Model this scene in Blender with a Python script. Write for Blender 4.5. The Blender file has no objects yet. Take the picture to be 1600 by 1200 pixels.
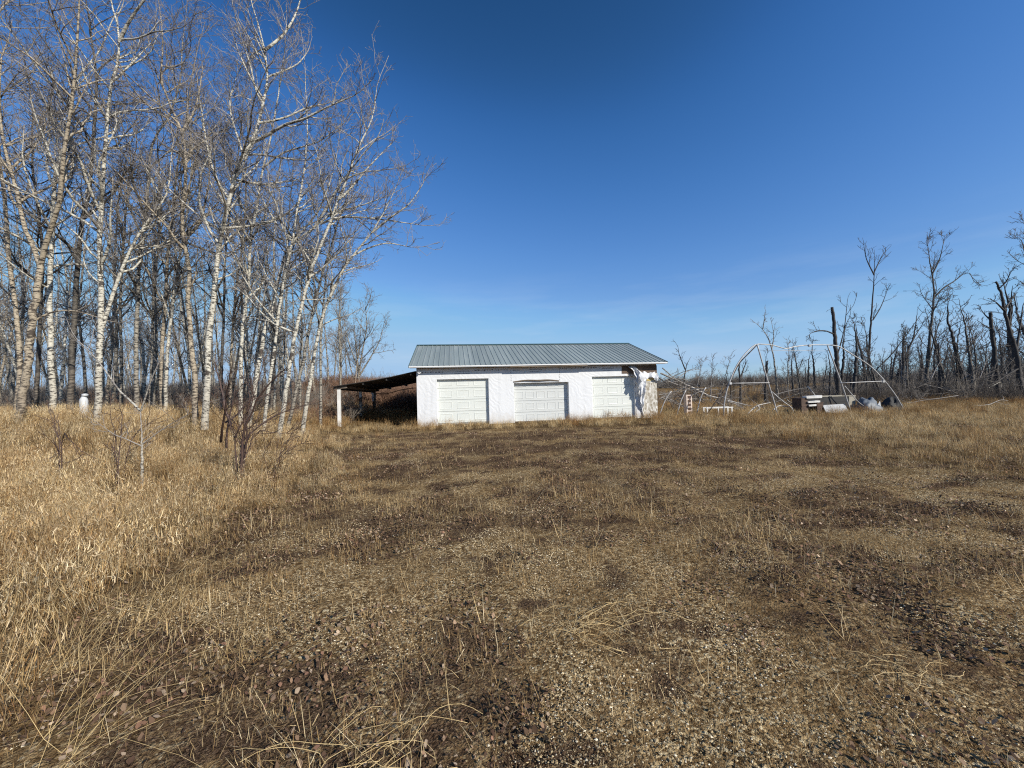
import bpy, math, random
import numpy as np
from mathutils import Vector

# ------------------------------------------------------------------ camera, sky, sun, exposure
S = bpy.context.scene
COL = S.collection
F_PX, ROLL, PITCH, CAM_H = 601.0, math.radians(1.5), math.radians(0.76), 1.58
cam_d = bpy.data.cameras.new('camera'); cam = bpy.data.objects.new('camera', cam_d); COL.objects.link(cam)
cam_d.sensor_width = 36; cam_d.lens = 36*F_PX/1600; cam_d.clip_start = .05; cam_d.clip_end = 6000
cam.location = (0, 0, CAM_H); cam.rotation_euler = (math.pi/2+PITCH, ROLL, 0)
S.camera = cam

SUN_EL, SUN_AZ = math.radians(31), math.radians(130)      # azimuth clockwise from +Y
sun_dir = Vector((math.sin(SUN_AZ)*math.cos(SUN_EL), math.cos(SUN_AZ)*math.cos(SUN_EL), math.sin(SUN_EL)))
W = bpy.data.worlds.new('World'); S.world = W; W.use_nodes = True
wn, wl = W.node_tree.nodes, W.node_tree.links
bg = wn['Background']; bg.inputs['Strength'].default_value = .10
sky = wn.new('ShaderNodeTexSky'); sky.sky_type = 'NISHITA'; sky.sun_disc = False
sky.sun_elevation = SUN_EL; sky.sun_rotation = SUN_AZ
sky.altitude = 600; sky.air_density = 1.0; sky.dust_density = .35; sky.ozone_density = 3.0
hsv = wn.new('ShaderNodeHueSaturation'); hsv.inputs['Saturation'].default_value = 1.12
wl.new(sky.outputs['Color'], hsv.inputs['Color'])
gam = wn.new('ShaderNodeGamma'); gam.inputs['Gamma'].default_value = 1.25
wl.new(hsv.outputs['Color'], gam.inputs['Color'])
sp_ = wn.new('ShaderNodeSeparateColor'); cb_ = wn.new('ShaderNodeCombineColor'); wl.new(gam.outputs['Color'], sp_.inputs['Color'])
EXPO = .3
CURVE = {'Red': [(0, 0), (.02, .006), (.034, .019), (.05, .045), (.091, .102), (.171, .19), (.24, .246), (.40, .33), (.7, .36), (1, .37)],
         'Green': [(0, 0), (.06, .04), (.095, .08), (.135, .156), (.235, .27), (.381, .39), (.47, .468), (.65, .54), (.85, .56), (1, .57)],
         'Blue': [(0, 0), (.15, .10), (.258, .231), (.347, .429), (.539, .631), (.745, .745), (.86, .80), (1, .82)]}
for ch, pts_ in CURVE.items():
    a_ = wn.new('ShaderNodeMath'); a_.operation = 'MULTIPLY'; a_.inputs[1].default_value = .1; a_.use_clamp = True; wl.new(sp_.outputs[ch], a_.inputs[0])
    f_ = wn.new('ShaderNodeFloatCurve'); cv = f_.mapping.curves[0]
    cv.points[0].location = pts_[0]; cv.points[1].location = pts_[-1]
    for q_ in pts_[1:-1]: cv.points.new(*q_)
    f_.mapping.update(); wl.new(a_.outputs[0], f_.inputs['Value'])
    e_ = wn.new('ShaderNodeMath'); e_.operation = 'MULTIPLY'; e_.inputs[1].default_value = 10/2**EXPO; wl.new(f_.outputs[0], e_.inputs[0])
    wl.new(e_.outputs[0], cb_.inputs[ch])
# thin streaks of cirrus low over the horizon
tc = wn.new('ShaderNodeTexCoord'); mp = wn.new('ShaderNodeMapping'); mp.inputs['Scale'].default_value = (2.2, 2.2, 16)
wl.new(tc.outputs['Generated'], mp.inputs['Vector'])
nz = wn.new('ShaderNodeTexNoise'); nz.inputs['Scale'].default_value = 1.6; nz.inputs['Detail'].default_value = 7
nz.inputs['Roughness'].default_value = .58
wl.new(mp.outputs['Vector'], nz.inputs['Vector'])
cr = wn.new('ShaderNodeMapRange'); cr.inputs['From Min'].default_value = .47; cr.inputs['From Max'].default_value = .75
cr.inputs['To Max'].default_value = .42
wl.new(nz.outputs['Fac'], cr.inputs['Value'])
sx = wn.new('ShaderNodeSeparateXYZ'); wl.new(tc.outputs['Generated'], sx.inputs['Vector'])
lo = wn.new('ShaderNodeMapRange'); lo.inputs['From Min'].default_value = .30; lo.inputs['From Max'].default_value = .05
wl.new(sx.outputs['Z'], lo.inputs['Value'])
mu = wn.new('ShaderNodeMath'); mu.operation = 'MULTIPLY'
wl.new(cr.outputs['Result'], mu.inputs[0]); wl.new(lo.outputs['Result'], mu.inputs[1])
cm = wn.new('ShaderNodeMix'); cm.data_type = 'RGBA'
wl.new(mu.outputs['Value'], cm.inputs['Factor']); wl.new(cb_.outputs['Color'], cm.inputs[6])
cm.inputs[7].default_value = (4.6, 5.6, 6.9, 1)
wl.new(cm.outputs[2], bg.inputs['Color'])

sl = bpy.data.lights.new('sun', 'SUN'); sun = bpy.data.objects.new('sun', sl); COL.objects.link(sun)
sl.energy = 4.6; sl.angle = math.radians(.5); sl.color = (1, .945, .84)
sun.rotation_euler = sun_dir.to_track_quat('Z', 'Y').to_euler()
S.view_settings.view_transform = 'Standard'; S.view_settings.look = 'None'
S.view_settings.exposure = EXPO; S.view_settings.gamma = 1; S.view_settings.use_curve_mapping = False
S.cycles.filter_width = 1.15; S.cycles.use_denoising = False; S.cycles.max_bounces = 6; S.cycles.transparent_max_bounces = 4

# ------------------------------------------------------------------ helpers
RNG = np.random.default_rng(7)

def _rays():
    a = math.pi/2+PITCH
    rx = np.array([[1, 0, 0], [0, math.cos(a), -math.sin(a)], [0, math.sin(a), math.cos(a)]])
    ry = np.array([[math.cos(ROLL), 0, math.sin(ROLL)], [0, 1, 0], [-math.sin(ROLL), 0, math.cos(ROLL)]])
    return ry @ rx
RM = _rays(); CAM = np.array([0, 0, CAM_H])
def ray(x, y): return RM @ np.array([(x-800)/F_PX, -(y-600)/F_PX, -1.0])
def at(x, y, Y):
    d = ray(x, y); return CAM + d*(Y/d[1])
SHED0 = np.array([-4.28, 17.3]); SHED_A = math.radians(8.5)
U2 = np.array([math.cos(SHED_A), math.sin(SHED_A)]); N2 = np.array([-U2[1], U2[0]])
def front(x, y, off=0.0):
    """pixel -> shed coordinates on the plane `off` metres in front of the front wall"""
    d = ray(x, y); c0 = SHED0 - N2*off
    t = (N2 @ c0)/(N2 @ d[:2]); p = CAM + d*t
    return np.array([U2 @ (p[:2]-c0), -off, p[2]])

_tab = np.random.default_rng(3).random((256, 256))
def vnoise(x, y, seed=0):
    x = np.asarray(x, float)+seed*17.31; y = np.asarray(y, float)+seed*9.73
    xi = np.floor(x).astype(int); yi = np.floor(y).astype(int)
    fx = x-xi; fy = y-yi; fx = fx*fx*(3-2*fx); fy = fy*fy*(3-2*fy)
    g = lambda i, j: _tab[i & 255, j & 255]
    return (g(xi, yi)*(1-fx)+g(xi+1, yi)*fx)*(1-fy)+(g(xi, yi+1)*(1-fx)+g(xi+1, yi+1)*fx)*fy
def fbm(x, y, oct=4, seed=0):
    v = 0; a = .5; n = 0
    for k in range(oct):
        v = v+a*vnoise(x*2**k, y*2**k, seed+k); n += a; a *= .5
    return v/n
def sm(t):
    t = np.clip(t, 0, 1); return t*t*(3-2*t)

def height(x, y):
    x = np.asarray(x, float); y = np.asarray(y, float)
    h = .9*sm((-x-5.5)/8)*sm((y-3)/9)
    h = h+.03*(fbm(x*.6, y*.6, 3, 5)-.5)
    near = sm((30-np.hypot(x, y))/20)
    h = h+near*(.030*(fbm(x*1.9, y*1.9, 3, 11)-.5)+.042*(fbm(x*7, y*7, 3, 15)-.5))
    # shallow wheel ruts running towards the doors
    for o in (1.0, 2.9, 5.0):
        c = o+.02*y+.35*np.sin(y*.3+o)
        h = h-.03*np.exp(-((x-c)/.28)**2)*sm((15-y)/4)
    return h+.9*sm((y-60)/160)*(fbm(x*.01, y*.01, 3, 2)-.2)

def lbound(y):
    return np.interp(y, [0, 2, 3.2, 6, 9, 12.7, 15, 40], [-1.6, -2.0, -2.1, -2.3, -3.0, -4.2, -5.2, -5.8])
def rbound(y):
    return np.interp(y, [0, 4.5, 7, 10, 14, 15.2, 16], [9, 6.6, 6.0, 6.4, 6.0, 4, -60])
def wall_y(x):
    return 17.3+(np.asarray(x)+4.28)*math.tan(SHED_A)
def leftgrass(x, y):
    return sm((lbound(y)-x+1.1*(fbm(x*.8, y*.8, 3, 21)-.5)*2)/np.interp(y, [2, 5, 12], [1.6, 2.4, 3.0]))
def rightgrass(x, y):
    return sm((x-rbound(y)+1.8*(fbm(x*.6, y*.6, 3, 23)-.5)*2)/2.2)
def strip(x, y):
    return sm((y-wall_y(x)+2.6+1.2*(fbm(x*.7, y*.7, 3, 24)-.5)*2)/1.4)
def grassy(x, y):
    return np.maximum(np.maximum(leftgrass(x, y), rightgrass(x, y)), strip(x, y))
def litter(x, y):
    n = fbm(x*.55+3, y*.9, 6, 31)
    m = sm((n-.465)/.16)
    m2 = sm((fbm(x*1.9, y*2.8, 5, 37)-.49)/.14)
    m3 = sm((fbm(x*5, y*8, 3, 39)-.5)/.2)
    tr = np.exp(-((x-1.6-.1*y)/(1.2+.12*y))**2)*sm((14-y)/6)     # the driven track stays bare
    band = .42*sm((y-6.5)/3)*sm((15.5-y)/2)+.35*np.exp(-((x+1.0)/.9)**2-((y-2.3)/.7)**2)+.22*np.exp(-((x-3.5)/1.6)**2-((y-3)/1.0)**2)
    return np.clip(np.maximum(m*.95, m2*.9)*(.55+.9*m3)*(1-.35*tr)+band*(.4+1.0*m3), 0, 1)

def in_shed(x, y):
    r = np.stack([np.asarray(x)-SHED0[0], np.asarray(y)-SHED0[1]], -1)
    u = r @ U2; v = r @ N2
    return (u > -.02) & (u < 11.6) & (v > -.04) & (v < 7.6)

def mesh_obj(name, verts, faces, mat, parent=None, smooth=False, attrs=None, link=True):
    """faces: list of integer arrays, each (n, k)"""
    me = bpy.data.meshes.new(name)
    verts = np.asarray(verts, np.float32)
    faces = [np.asarray(f, np.int32) for f in faces if len(f)]
    me.vertices.add(len(verts)); me.vertices.foreach_set('co', verts.ravel())
    nl = sum(f.size for f in faces); npoly = sum(len(f) for f in faces)
    me.loops.add(nl); me.polygons.add(npoly)
    me.loops.foreach_set('vertex_index', np.concatenate([f.ravel() for f in faces]))
    ls = []; o = 0
    for f in faces:
        k = f.shape[1]; ls.append(o+np.arange(len(f))*k); o += f.size
    me.polygons.foreach_set('loop_start', np.concatenate(ls).astype(np.int32))
    me.polygons.foreach_set('use_smooth', np.full(npoly, bool(smooth)))
    for k, v in (attrs or {}).items():
        v = np.asarray(v, np.float32)
        if v.ndim == 1:
            a = me.attributes.new(k, 'FLOAT', 'POINT'); a.data.foreach_set('value', v)
        else:
            a = me.attributes.new(k, 'FLOAT_COLOR', 'POINT')
            c = np.ones((len(v), 4), np.float32); c[:, :3] = v; a.data.foreach_set('color', c.ravel())
    me.update(calc_edges=True)
    if mat: me.materials.append(mat)
    o = bpy.data.objects.new(name, me)
    if link: COL.objects.link(o)
    if parent: o.parent = parent
    return o

def tag(o, label=None, cat=None, group=None, kind=None):
    if label: o['label'] = label
    if cat: o['category'] = cat
    if group: o['group'] = group
    if kind: o['kind'] = kind
    return o
def thing(name, label, cat, loc=(0, 0, 0), rz=0, group=None):
    o = bpy.data.objects.new(name, None); COL.objects.link(o)
    o.empty_display_size = .2; o.location = loc; o.rotation_euler = (0, 0, rz)
    return tag(o, label, cat, group)
def copy_tree(o, loc, rz=0, sc=1.0):
    c = o.copy(); COL.objects.link(c); c.location = loc; c.rotation_euler = (0, 0, rz); c.scale = (sc, sc, sc)
    for ch in list(o.children):
        d = ch.copy(); COL.objects.link(d); d.parent = c
        for g in list(ch.children):
            e = g.copy(); COL.objects.link(e); e.parent = d
    return c

class MB:
    def __init__(s): s.v = []; s.f = {}; s.n = 0
    def add(s, v, fs):
        for f in fs:
            s.f.setdefault(len(f), []).append([i+s.n for i in f])
        s.v += [tuple(p) for p in v]; s.n += len(v)
        return s
    def box(s, x0, x1, y0, y1, z0, z1):
        v = [(x, y, z) for z in (z0, z1) for y in (y0, y1) for x in (x0, x1)]
        return s.add(v, [(0, 2, 3, 1), (4, 5, 7, 6), (0, 1, 5, 4), (2, 6, 7, 3), (0, 4, 6, 2), (1, 3, 7, 5)])
    def beam(s, a, b, w, h, up=(0, 0, 1)):
        a = np.array(a, float); b = np.array(b, float); d = b-a; d /= np.linalg.norm(d)
        r = np.cross(d, up); r /= np.linalg.norm(r); u = np.cross(r, d)
        v = [p+r*i*w/2+u*j*h/2 for p in (a, b) for j in (-1, 1) for i in (-1, 1)]
        return s.add(v, [(0, 2, 3, 1), (4, 5, 7, 6), (0, 1, 5, 4), (2, 6, 7, 3), (0, 4, 6, 2), (1, 3, 7, 5)])
    def slab(s, quad, t):
        """quad of 4 points thickened along its normal"""
        q = [np.array(p, float) for p in quad]; n = np.cross(q[1]-q[0], q[3]-q[0]); n /= np.linalg.norm(n)
        v = q+[p-n*t for p in q]
        return s.add(v, [(0, 1, 2, 3), (7, 6, 5, 4), (0, 4, 5, 1), (1, 5, 6, 2), (2, 6, 7, 3), (3, 7, 4, 0)])
    def build(s, name, mat, parent=None, smooth=False, kind=None):
        o = mesh_obj(name, s.v, list(s.f.values()), mat, parent, smooth)
        if kind: o['kind'] = kind
        return o

# --- tubes
def tube_arrays(P, R, sides):
    """P (M,K,3), R (M,K) -> verts, quads, per-vertex radius"""
    M, K, _ = P.shape
    T = np.gradient(P, axis=1); T /= np.linalg.norm(T, axis=2, keepdims=True)+1e-9
    ov = P[:, -1]-P[:, 0]; ov /= np.linalg.norm(ov, axis=1, keepdims=True)+1e-9
    ref = np.where(np.abs(ov[:, 2:3]) > .75, np.array([[1., 0, 0]]), np.array([[0, 0, 1.]]))[:, None, :]
    A = np.cross(T, np.broadcast_to(ref, T.shape)); A /= np.linalg.norm(A, axis=2, keepdims=True)+1e-9
    B = np.cross(T, A)
    th = np.arange(sides)*2*math.pi/sides
    V = P[:, :, None, :]+R[:, :, None, None]*(np.cos(th)[None, None, :, None]*A[:, :, None, :]+np.sin(th)[None, None, :, None]*B[:, :, None, :])
    idx = np.arange(M*K*sides).reshape(M, K, sides)
    a = idx[:, :-1]; b = idx[:, 1:]
    Q = np.stack([a, np.roll(a, -1, 2), np.roll(b, -1, 2), b], -1).reshape(-1, 4)
    return V.reshape(-1, 3), Q, np.repeat(R.reshape(-1), sides)
def tubes(name, groups, mat, parent=None, link=True):
    vs = []; qs = []; rs = []; n = 0
    for P, R, sides in groups:
        if len(P) == 0: continue
        v, q, r = tube_arrays(np.asarray(P, float), np.asarray(R, float), sides)
        vs.append(v); qs.append(q+n); rs.append(r); n += len(v)
    return mesh_obj(name, np.concatenate(vs), [np.concatenate(qs)], mat, parent, True, {'rad': np.concatenate(rs)}, link)
def resample(pts, K):
    pts = np.asarray(pts, float)
    # smooth with Catmull-Rom then equal arclength
    if len(pts) > 2:
        p = np.vstack([2*pts[0]-pts[1], pts, 2*pts[-1]-pts[-2]]); out = []
        for i in range(1, len(p)-2):
            for t in np.linspace(0, 1, 8, endpoint=False):
                out.append(.5*((2*p[i])+(-p[i-1]+p[i+1])*t+(2*p[i-1]-5*p[i]+4*p[i+1]-p[i+2])*t*t+(-p[i-1]+3*p[i]-3*p[i+1]+p[i+2])*t**3))
        out.append(pts[-1]); pts = np.array(out)
    s = np.r_[0, np.cumsum(np.linalg.norm(np.diff(pts, axis=0), axis=1))]
    q = np.linspace(0, s[-1], K)
    return np.stack([np.interp(q, s, pts[:, k]) for k in range(3)], 1)
def simple_tube(name, pts, r, mat, parent=None, K=12, sides=8, taper=0.0, caps=True):
    p = resample(pts, K); R = r*(1-taper*np.linspace(0, 1, K))
    if caps:
        p = np.vstack([p[0]+(p[0]-p[1])*1e-3, p, p[-1]+(p[-1]-p[-2])*1e-3]); R = np.r_[1e-4, R, 1e-4]
    return tubes(name, [(p[None], R[None], sides)], mat, parent)

# ------------------------------------------------------------------ materials
def newmat(name):
    m = bpy.data.materials.new(name); m.use_nodes = True
    return m, m.node_tree.nodes, m.node_tree.links, m.node_tree.nodes['Principled BSDF']
def ramp(n, stops):
    r = n.new('ShaderNodeValToRGB')
    while len(r.color_ramp.elements) < len(stops): r.color_ramp.elements.new(.5)
    for e, (p, c) in zip(r.color_ramp.elements, stops):
        e.position = p; e.color = (*c, 1) if len(c) == 3 else c
    return r
def noise(n, l, scale, detail=4, rough=.55, vec=None, dim=None):
    t = n.new('ShaderNodeTexNoise'); t.inputs['Scale'].default_value = scale; t.inputs['Detail'].default_value = detail
    t.inputs['Roughness'].default_value = rough
    if vec: l.new(vec, t.inputs['Vector'])
    return t
def coord(n, l, scale=(1, 1, 1), kind='Object'):
    t = n.new('ShaderNodeTexCoord'); m = n.new('ShaderNodeMapping'); m.inputs['Scale'].default_value = scale
    l.new(t.outputs[kind], m.inputs['Vector']); return m.outputs['Vector']
def mixc(n, l, fac, a, b, mode='MIX'):
    m = n.new('ShaderNodeMix'); m.data_type = 'RGBA'; m.blend_type = mode
    for s, v in ((m.inputs['Factor'], fac), (m.inputs[6], a), (m.inputs[7], b)):
        if isinstance(v, (int, float)): s.default_value = v
        elif isinstance(v, tuple): s.default_value = (*v, 1)
        else: l.new(v, s)
    return m.outputs[2]
def bump(n, l, h, strength, dist, bs):
    b = n.new('ShaderNodeBump'); b.inputs['Strength'].default_value = strength; b.inputs['Distance'].default_value = dist
    l.new(h, b.inputs['Height']); l.new(b.outputs['Normal'], bs.inputs['Normal']); return b
def mrange(n, l, v, a, b, c=0., d=1.):
    m = n.new('ShaderNodeMapRange'); l.new(v, m.inputs['Value'])
    for k, x in zip(('From Min', 'From Max', 'To Min', 'To Max'), (a, b, c, d)): m.inputs[k].default_value = x
    return m.outputs['Result']

def plain(name, c1, c2, scale=(4, 4, 4), rough=.8, bstr=.3, bdist=.01, metal=0., detail=5):
    m, n, l, bs = newmat(name)
    v = coord(n, l, scale); t = noise(n, l, 1, detail, .6, v)
    r = ramp(n, [(.3, c1), (.7, c2)]); l.new(t.outputs['Fac'], r.inputs['Fac'])
    l.new(r.outputs['Color'], bs.inputs['Base Color']); bs.inputs['Roughness'].default_value = rough; bs.inputs['Metallic'].default_value = metal
    if bstr: bump(n, l, t.outputs['Fac'], bstr, bdist, bs)
    return m

def bark_mat(name, white, dark, twig, scar=.58, base_dark=.5):
    m, n, l, bs = newmat(name)
    v1 = coord(n, l, (7, 7, 24)); v2 = coord(n, l, (3.2, 3.2, 4.5)); v3 = coord(n, l, (12, 12, 18))
    a = noise(n, l, 1, 4, .7, v1); b = noise(n, l, 1, 6, .7, v2); c = noise(n, l, 1, 4, .65, v3)
    tone = mixc(n, l, mrange(n, l, c.outputs['Fac'], .3, .7), white, tuple(x*.72 for x in white))
    oi = n.new('ShaderNodeObjectInfo')
    s1 = mrange(n, l, a.outputs['Fac'], scar, scar+.05); s2 = mrange(n, l, b.outputs['Fac'], .54, .60)
    col = mixc(n, l, s1, tone, dark); col = mixc(n, l, s2, col, tuple(x*1.5 for x in dark))
    # old rough bark low on the stem
    tcn = n.new('ShaderNodeTexCoord'); sz = n.new('ShaderNodeSeparateXYZ'); l.new(tcn.outputs['Object'], sz.inputs['Vector'])
    hz = n.new('ShaderNodeMath'); hz.operation = 'MULTIPLY_ADD'; l.new(b.outputs['Fac'], hz.inputs[0]); hz.inputs[1].default_value = 5.0; l.new(sz.outputs['Z'], hz.inputs[2])
    low = mrange(n, l, hz.outputs['Value'], 4.6, 2.6, 0., base_dark)
    lowc = mixc(n, l, mrange(n, l, a.outputs['Fac'], .4, .55), (.30, .24, .18), (.06, .045, .035))
    col = mixc(n, l, low, col, lowc)
    at_ = n.new('ShaderNodeAttribute'); at_.attribute_name = 'rad'
    thin = mrange(n, l, at_.outputs['Fac'], .018, .006)
    tw = mixc(n, l, mrange(n, l, c.outputs['Fac'], .35, .65), twig, tuple(x*.6 for x in twig))
    col = mixc(n, l, thin, col, tw)
    l.new(col, bs.inputs['Base Color']); bs.inputs['Roughness'].default_value = .75
    ad = n.new('ShaderNodeMath'); l.new(a.outputs['Fac'], ad.inputs[0]); l.new(b.outputs['Fac'], ad.inputs[1])
    bump(n, l, ad.outputs['Value'], .35, .015, bs)
    return m

M_ASPEN = bark_mat('aspen_bark', (.62, .585, .49), (.035, .028, .022), (.33, .295, .265), .525)
M_TAN = bark_mat('tan_poplar_bark', (.44, .37, .27), (.04, .03, .022), (.30, .26, .22), .51, .8)
M_GREY = bark_mat('grey_poplar_bark', (.34, .31, .255), (.03, .026, .022), (.27, .235, .205), .51, .6)
M_DARK = bark_mat('dark_poplar_bark', (.12, .105, .085), (.025, .021, .018), (.16, .135, .115), .5, .6)
M_SCORCH = bark_mat('weathered_snag_bark', (.055, .047, .042), (.018, .015, .014), (.075, .06, .052), .5, .3)
M_DEADGREY = bark_mat('grey_dead_wood', (.33, .30, .27), (.10, .085, .075), (.22, .19, .165), .58, .0)
M_BLEACH = bark_mat('bleached_dead_wood', (.62, .59, .54), (.2, .17, .15), (.50, .46, .41), .62, .0)
M_SHRUB = plain('shrub_bark', (.045, .026, .02), (.11, .065, .05), (20, 20, 20), .7, .2)

def blade_mat(name, sat=1.0, trans=.3, rough=.6, patch=False):
    m, n, l, bs = newmat(name)
    a = n.new('ShaderNodeAttribute'); a.attribute_name = 'tint'
    oi = n.new('ShaderNodeObjectInfo')
    h = n.new('ShaderNodeHueSaturation'); h.inputs['Saturation'].default_value = sat
    l.new(mrange(n, l, oi.outputs['Random'], 0, 1, .58, 1.22), h.inputs['Value']); l.new(a.outputs['Color'], h.inputs['Color'])
    pn = noise(n, l, .9, 3, .6, oi.outputs['Location']); hc = mixc(n, l, mrange(n, l, pn.outputs['Fac'], .46, .66, 0., .75 if patch else 0.), h.outputs['Color'], (.74, .62, .50), 'MULTIPLY')
    l.new(hc, bs.inputs['Base Color']); bs.inputs['Roughness'].default_value = rough
    bs.inputs['Specular IOR Level'].default_value = .08
    if trans:
        t = n.new('ShaderNodeBsdfTranslucent'); l.new(hc, t.inputs['Color'])
        ms = n.new('ShaderNodeMixShader'); ms.inputs['Fac'].default_value = trans
        l.new(bs.outputs['BSDF'], ms.inputs[1]); l.new(t.outputs['BSDF'], ms.inputs[2])
        l.new(ms.outputs['Shader'], n['Material Output'].inputs['Surface'])
    return m
M_BLADE = blade_mat('dry_grass_blades', patch=True); M_LEAF = blade_mat('dead_leaves', 1.0, .12, .7)
M_STONE = blade_mat('gravel_stone', .9, 0, .75)

def ground_mat():
    m, n, l, bs = newmat('ground_soil')
    v = coord(n, l)
    g1 = noise(n, l, 1.3, 6, .62, v); g2 = noise(n, l, 14, 5, .65, v); g3 = noise(n, l, 70, 3, .7, v)
    gr = ramp(n, [(.30, (.054, .03, .014)), (.44, (.195, .12, .054)), (.58, (.42, .285, .138)), (.76, (.64, .465, .25))])
    ad = n.new('ShaderNodeMath'); ad.operation = 'MULTIPLY_ADD'; l.new(g2.outputs['Fac'], ad.inputs[0]); ad.inputs[1].default_value = .7; 
    q = n.new('ShaderNodeMath'); q.operation = 'MULTIPLY'; l.new(g1.outputs['Fac'], q.inputs[0]); q.inputs[1].default_value = .3
    l.new(q.outputs['Value'], ad.inputs[2]); l.new(ad.outputs['Value'], gr.inputs['Fac'])
    vo = n.new('ShaderNodeTexVoronoi'); vo.inputs['Scale'].default_value = 62; l.new(v, vo.inputs['Vector'])
    vs = n.new('ShaderNodeSeparateColor'); l.new(vo.outputs['Color'], vs.inputs['Color'])
    peb = ramp(n, [(0, (.032, .018, .009)), (.36, (.14, .084, .039)), (.66, (.40, .275, .136)), (.88, (.70, .54, .30)), (1, (.82, .70, .46))])
    l.new(vs.outputs['Red'], peb.inputs['Fac'])
    pm = mrange(n, l, g1.outputs['Fac'], .36, .60, .15, .8)
    col = mixc(n, l, pm, gr.outputs['Color'], peb.outputs['Color'])
    lt = ramp(n, [(.32, (.024, .014, .009)), (.5, (.085, .053, .034)), (.64, (.20, .132, .083)), (.78, (.44, .32, .20))])
    l.new(g3.outputs['Fac'], lt.inputs['Fac'])
    a = n.new('ShaderNodeAttribute'); a.attribute_name = 'litter'
    g4 = noise(n, l, 34, 4, .75, v)
    lm = n.new('ShaderNodeMath'); lm.operation = 'MULTIPLY_ADD'; l.new(g4.outputs['Fac'], lm.inputs[0]); lm.inputs[1].default_value = 2.2
    l.new(a.outputs['Fac'], lm.inputs[2])
    col = mixc(n, l, mrange(n, l, lm.outputs['Value'], 1.26, 1.86, 0., .94), col, lt.outputs['Color'])
    th = ramp(n, [(.32, (.045, .029, .015)), (.52, (.14, .092, .046)), (.72, (.32, .225, .115))]); l.new(g2.outputs['Fac'], th.inputs['Fac'])
    b = n.new('ShaderNodeAttribute'); b.attribute_name = 'thatch'
    col = mixc(n, l, b.outputs['Fac'], col, th.outputs['Color'])
    l.new(col, bs.inputs['Base Color']); bs.inputs['Roughness'].default_value = 1.0; bs.inputs['Specular IOR Level'].default_value = 0
    s1 = n.new('ShaderNodeMath'); l.new(vo.outputs['Distance'], s1.inputs[0]); s1.operation = 'MULTIPLY'; s1.inputs[1].default_value = -.35
    s2 = n.new('ShaderNodeMath'); l.new(s1.outputs['Value'], s2.inputs[0]); l.new(g3.outputs['Fac'], s2.inputs[1])
    s3 = n.new('ShaderNodeMath'); s3.operation = 'MULTIPLY_ADD'; l.new(g2.outputs['Fac'], s3.inputs[0]); s3.inputs[1].default_value = 1.8; l.new(s2.outputs['Value'], s3.inputs[2])
    bump(n, l, s3.outputs['Value'], 1.0, .03, bs)
    return m

def wrap_mat(name, c, wr=.4):
    m, n, l, bs = newmat(name)
    v = coord(n, l, (1.2, 1.2, 1.2)); big = noise(n, l, 1.1, 2, .5, v)
    w = n.new('ShaderNodeTexWave'); w.bands_direction = 'DIAGONAL'; w.inputs['Scale'].default_value = 1.7
    w.inputs['Distortion'].default_value = 14; w.inputs['Detail'].default_value = 3; w.inputs['Detail Scale'].default_value = .8
    l.new(v, w.inputs['Vector'])
    f = noise(n, l, 9, 4, .6, v)
    mm = n.new('ShaderNodeMath'); mm.operation = 'MULTIPLY'; l.new(w.outputs['Fac'], mm.inputs[0]); l.new(mrange(n, l, big.outputs['Fac'], .40, .62), mm.inputs[1])
    ad = n.new('ShaderNodeMath'); ad.operation = 'MULTIPLY_ADD'; l.new(f.outputs['Fac'], ad.inputs[0]); ad.inputs[1].default_value = .35; l.new(mm.outputs['Value'], ad.inputs[2])
    bump(n, l, ad.outputs['Value'], wr, .05, bs)
    tcn = n.new('ShaderNodeTexCoord'); sz = n.new('ShaderNodeSeparateXYZ'); l.new(tcn.outputs['Object'], sz.inputs['Vector'])
    dn = noise(n, l, 4, 6, .7, v); hh = n.new('ShaderNodeMath'); hh.operation = 'MULTIPLY_ADD'
    l.new(dn.outputs['Fac'], hh.inputs[0]); hh.inputs[1].default_value = -1.2; l.new(sz.outputs['Z'], hh.inputs[2])
    dirt = mrange(n, l, hh.outputs['Value'], -.05, -.62, 0, .45)
    vs_ = coord(n, l, (5, 5, .45)); sn = noise(n, l, 1, 5, .65, vs_); cst = mixc(n, l, mrange(n, l, sn.outputs['Fac'], .5, .75, 0, .5), c, tuple(q*.72 for q in c))
    l.new(mixc(n, l, dirt, cst, (.40, .34, .25)), bs.inputs['Base Color']); bs.inputs['Roughness'].default_value = .5
    return m
M_WRAP = wrap_mat('white_house_wrap', (.69, .70, .715), .11); M_SHEET = wrap_mat('torn_wrap_sheet', (.60, .61, .63), .3)
M_DOOR = plain('pale_door_paint', (.615, .64, .605), (.67, .69, .655), (1.3, 1.3, 3), .45, .05)
M_DOOR2 = plain('greyer_door', (.54, .555, .545), (.60, .615, .60), (1.3, 1.3, 3), .45, .05)  # middle door, a little greyer than the other two
M_ROOF = plain('green_grey_roof_steel', (.215, .255, .245), (.275, .31, .30), (1.6, .25, .25), .42, .0)
def roof_mat():
    m, n, l, bs = newmat('green_grey_roof_steel')
    v = coord(n, l, (3.5, .35, .35)); t = noise(n, l, 1, 5, .6, v); r = ramp(n, [(.3, (.205, .245, .235)), (.7, (.285, .32, .308))]); l.new(t.outputs['Fac'], r.inputs['Fac'])
    oi = n.new('ShaderNodeObjectInfo'); h = n.new('ShaderNodeHueSaturation'); l.new(mrange(n, l, oi.outputs['Random'], 0, 1, .88, 1.1), h.inputs['Value']); l.new(r.outputs['Color'], h.inputs['Color'])
    l.new(h.outputs['Color'], bs.inputs['Base Color']); bs.inputs['Roughness'].default_value = .45
    w = noise(n, l, 1, 2, .5, coord(n, l, (1.2, 1.2, 1.2))); bump(n, l, w.outputs['Fac'], .12, .05, bs); return m
M_ROOF = roof_mat()
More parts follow.
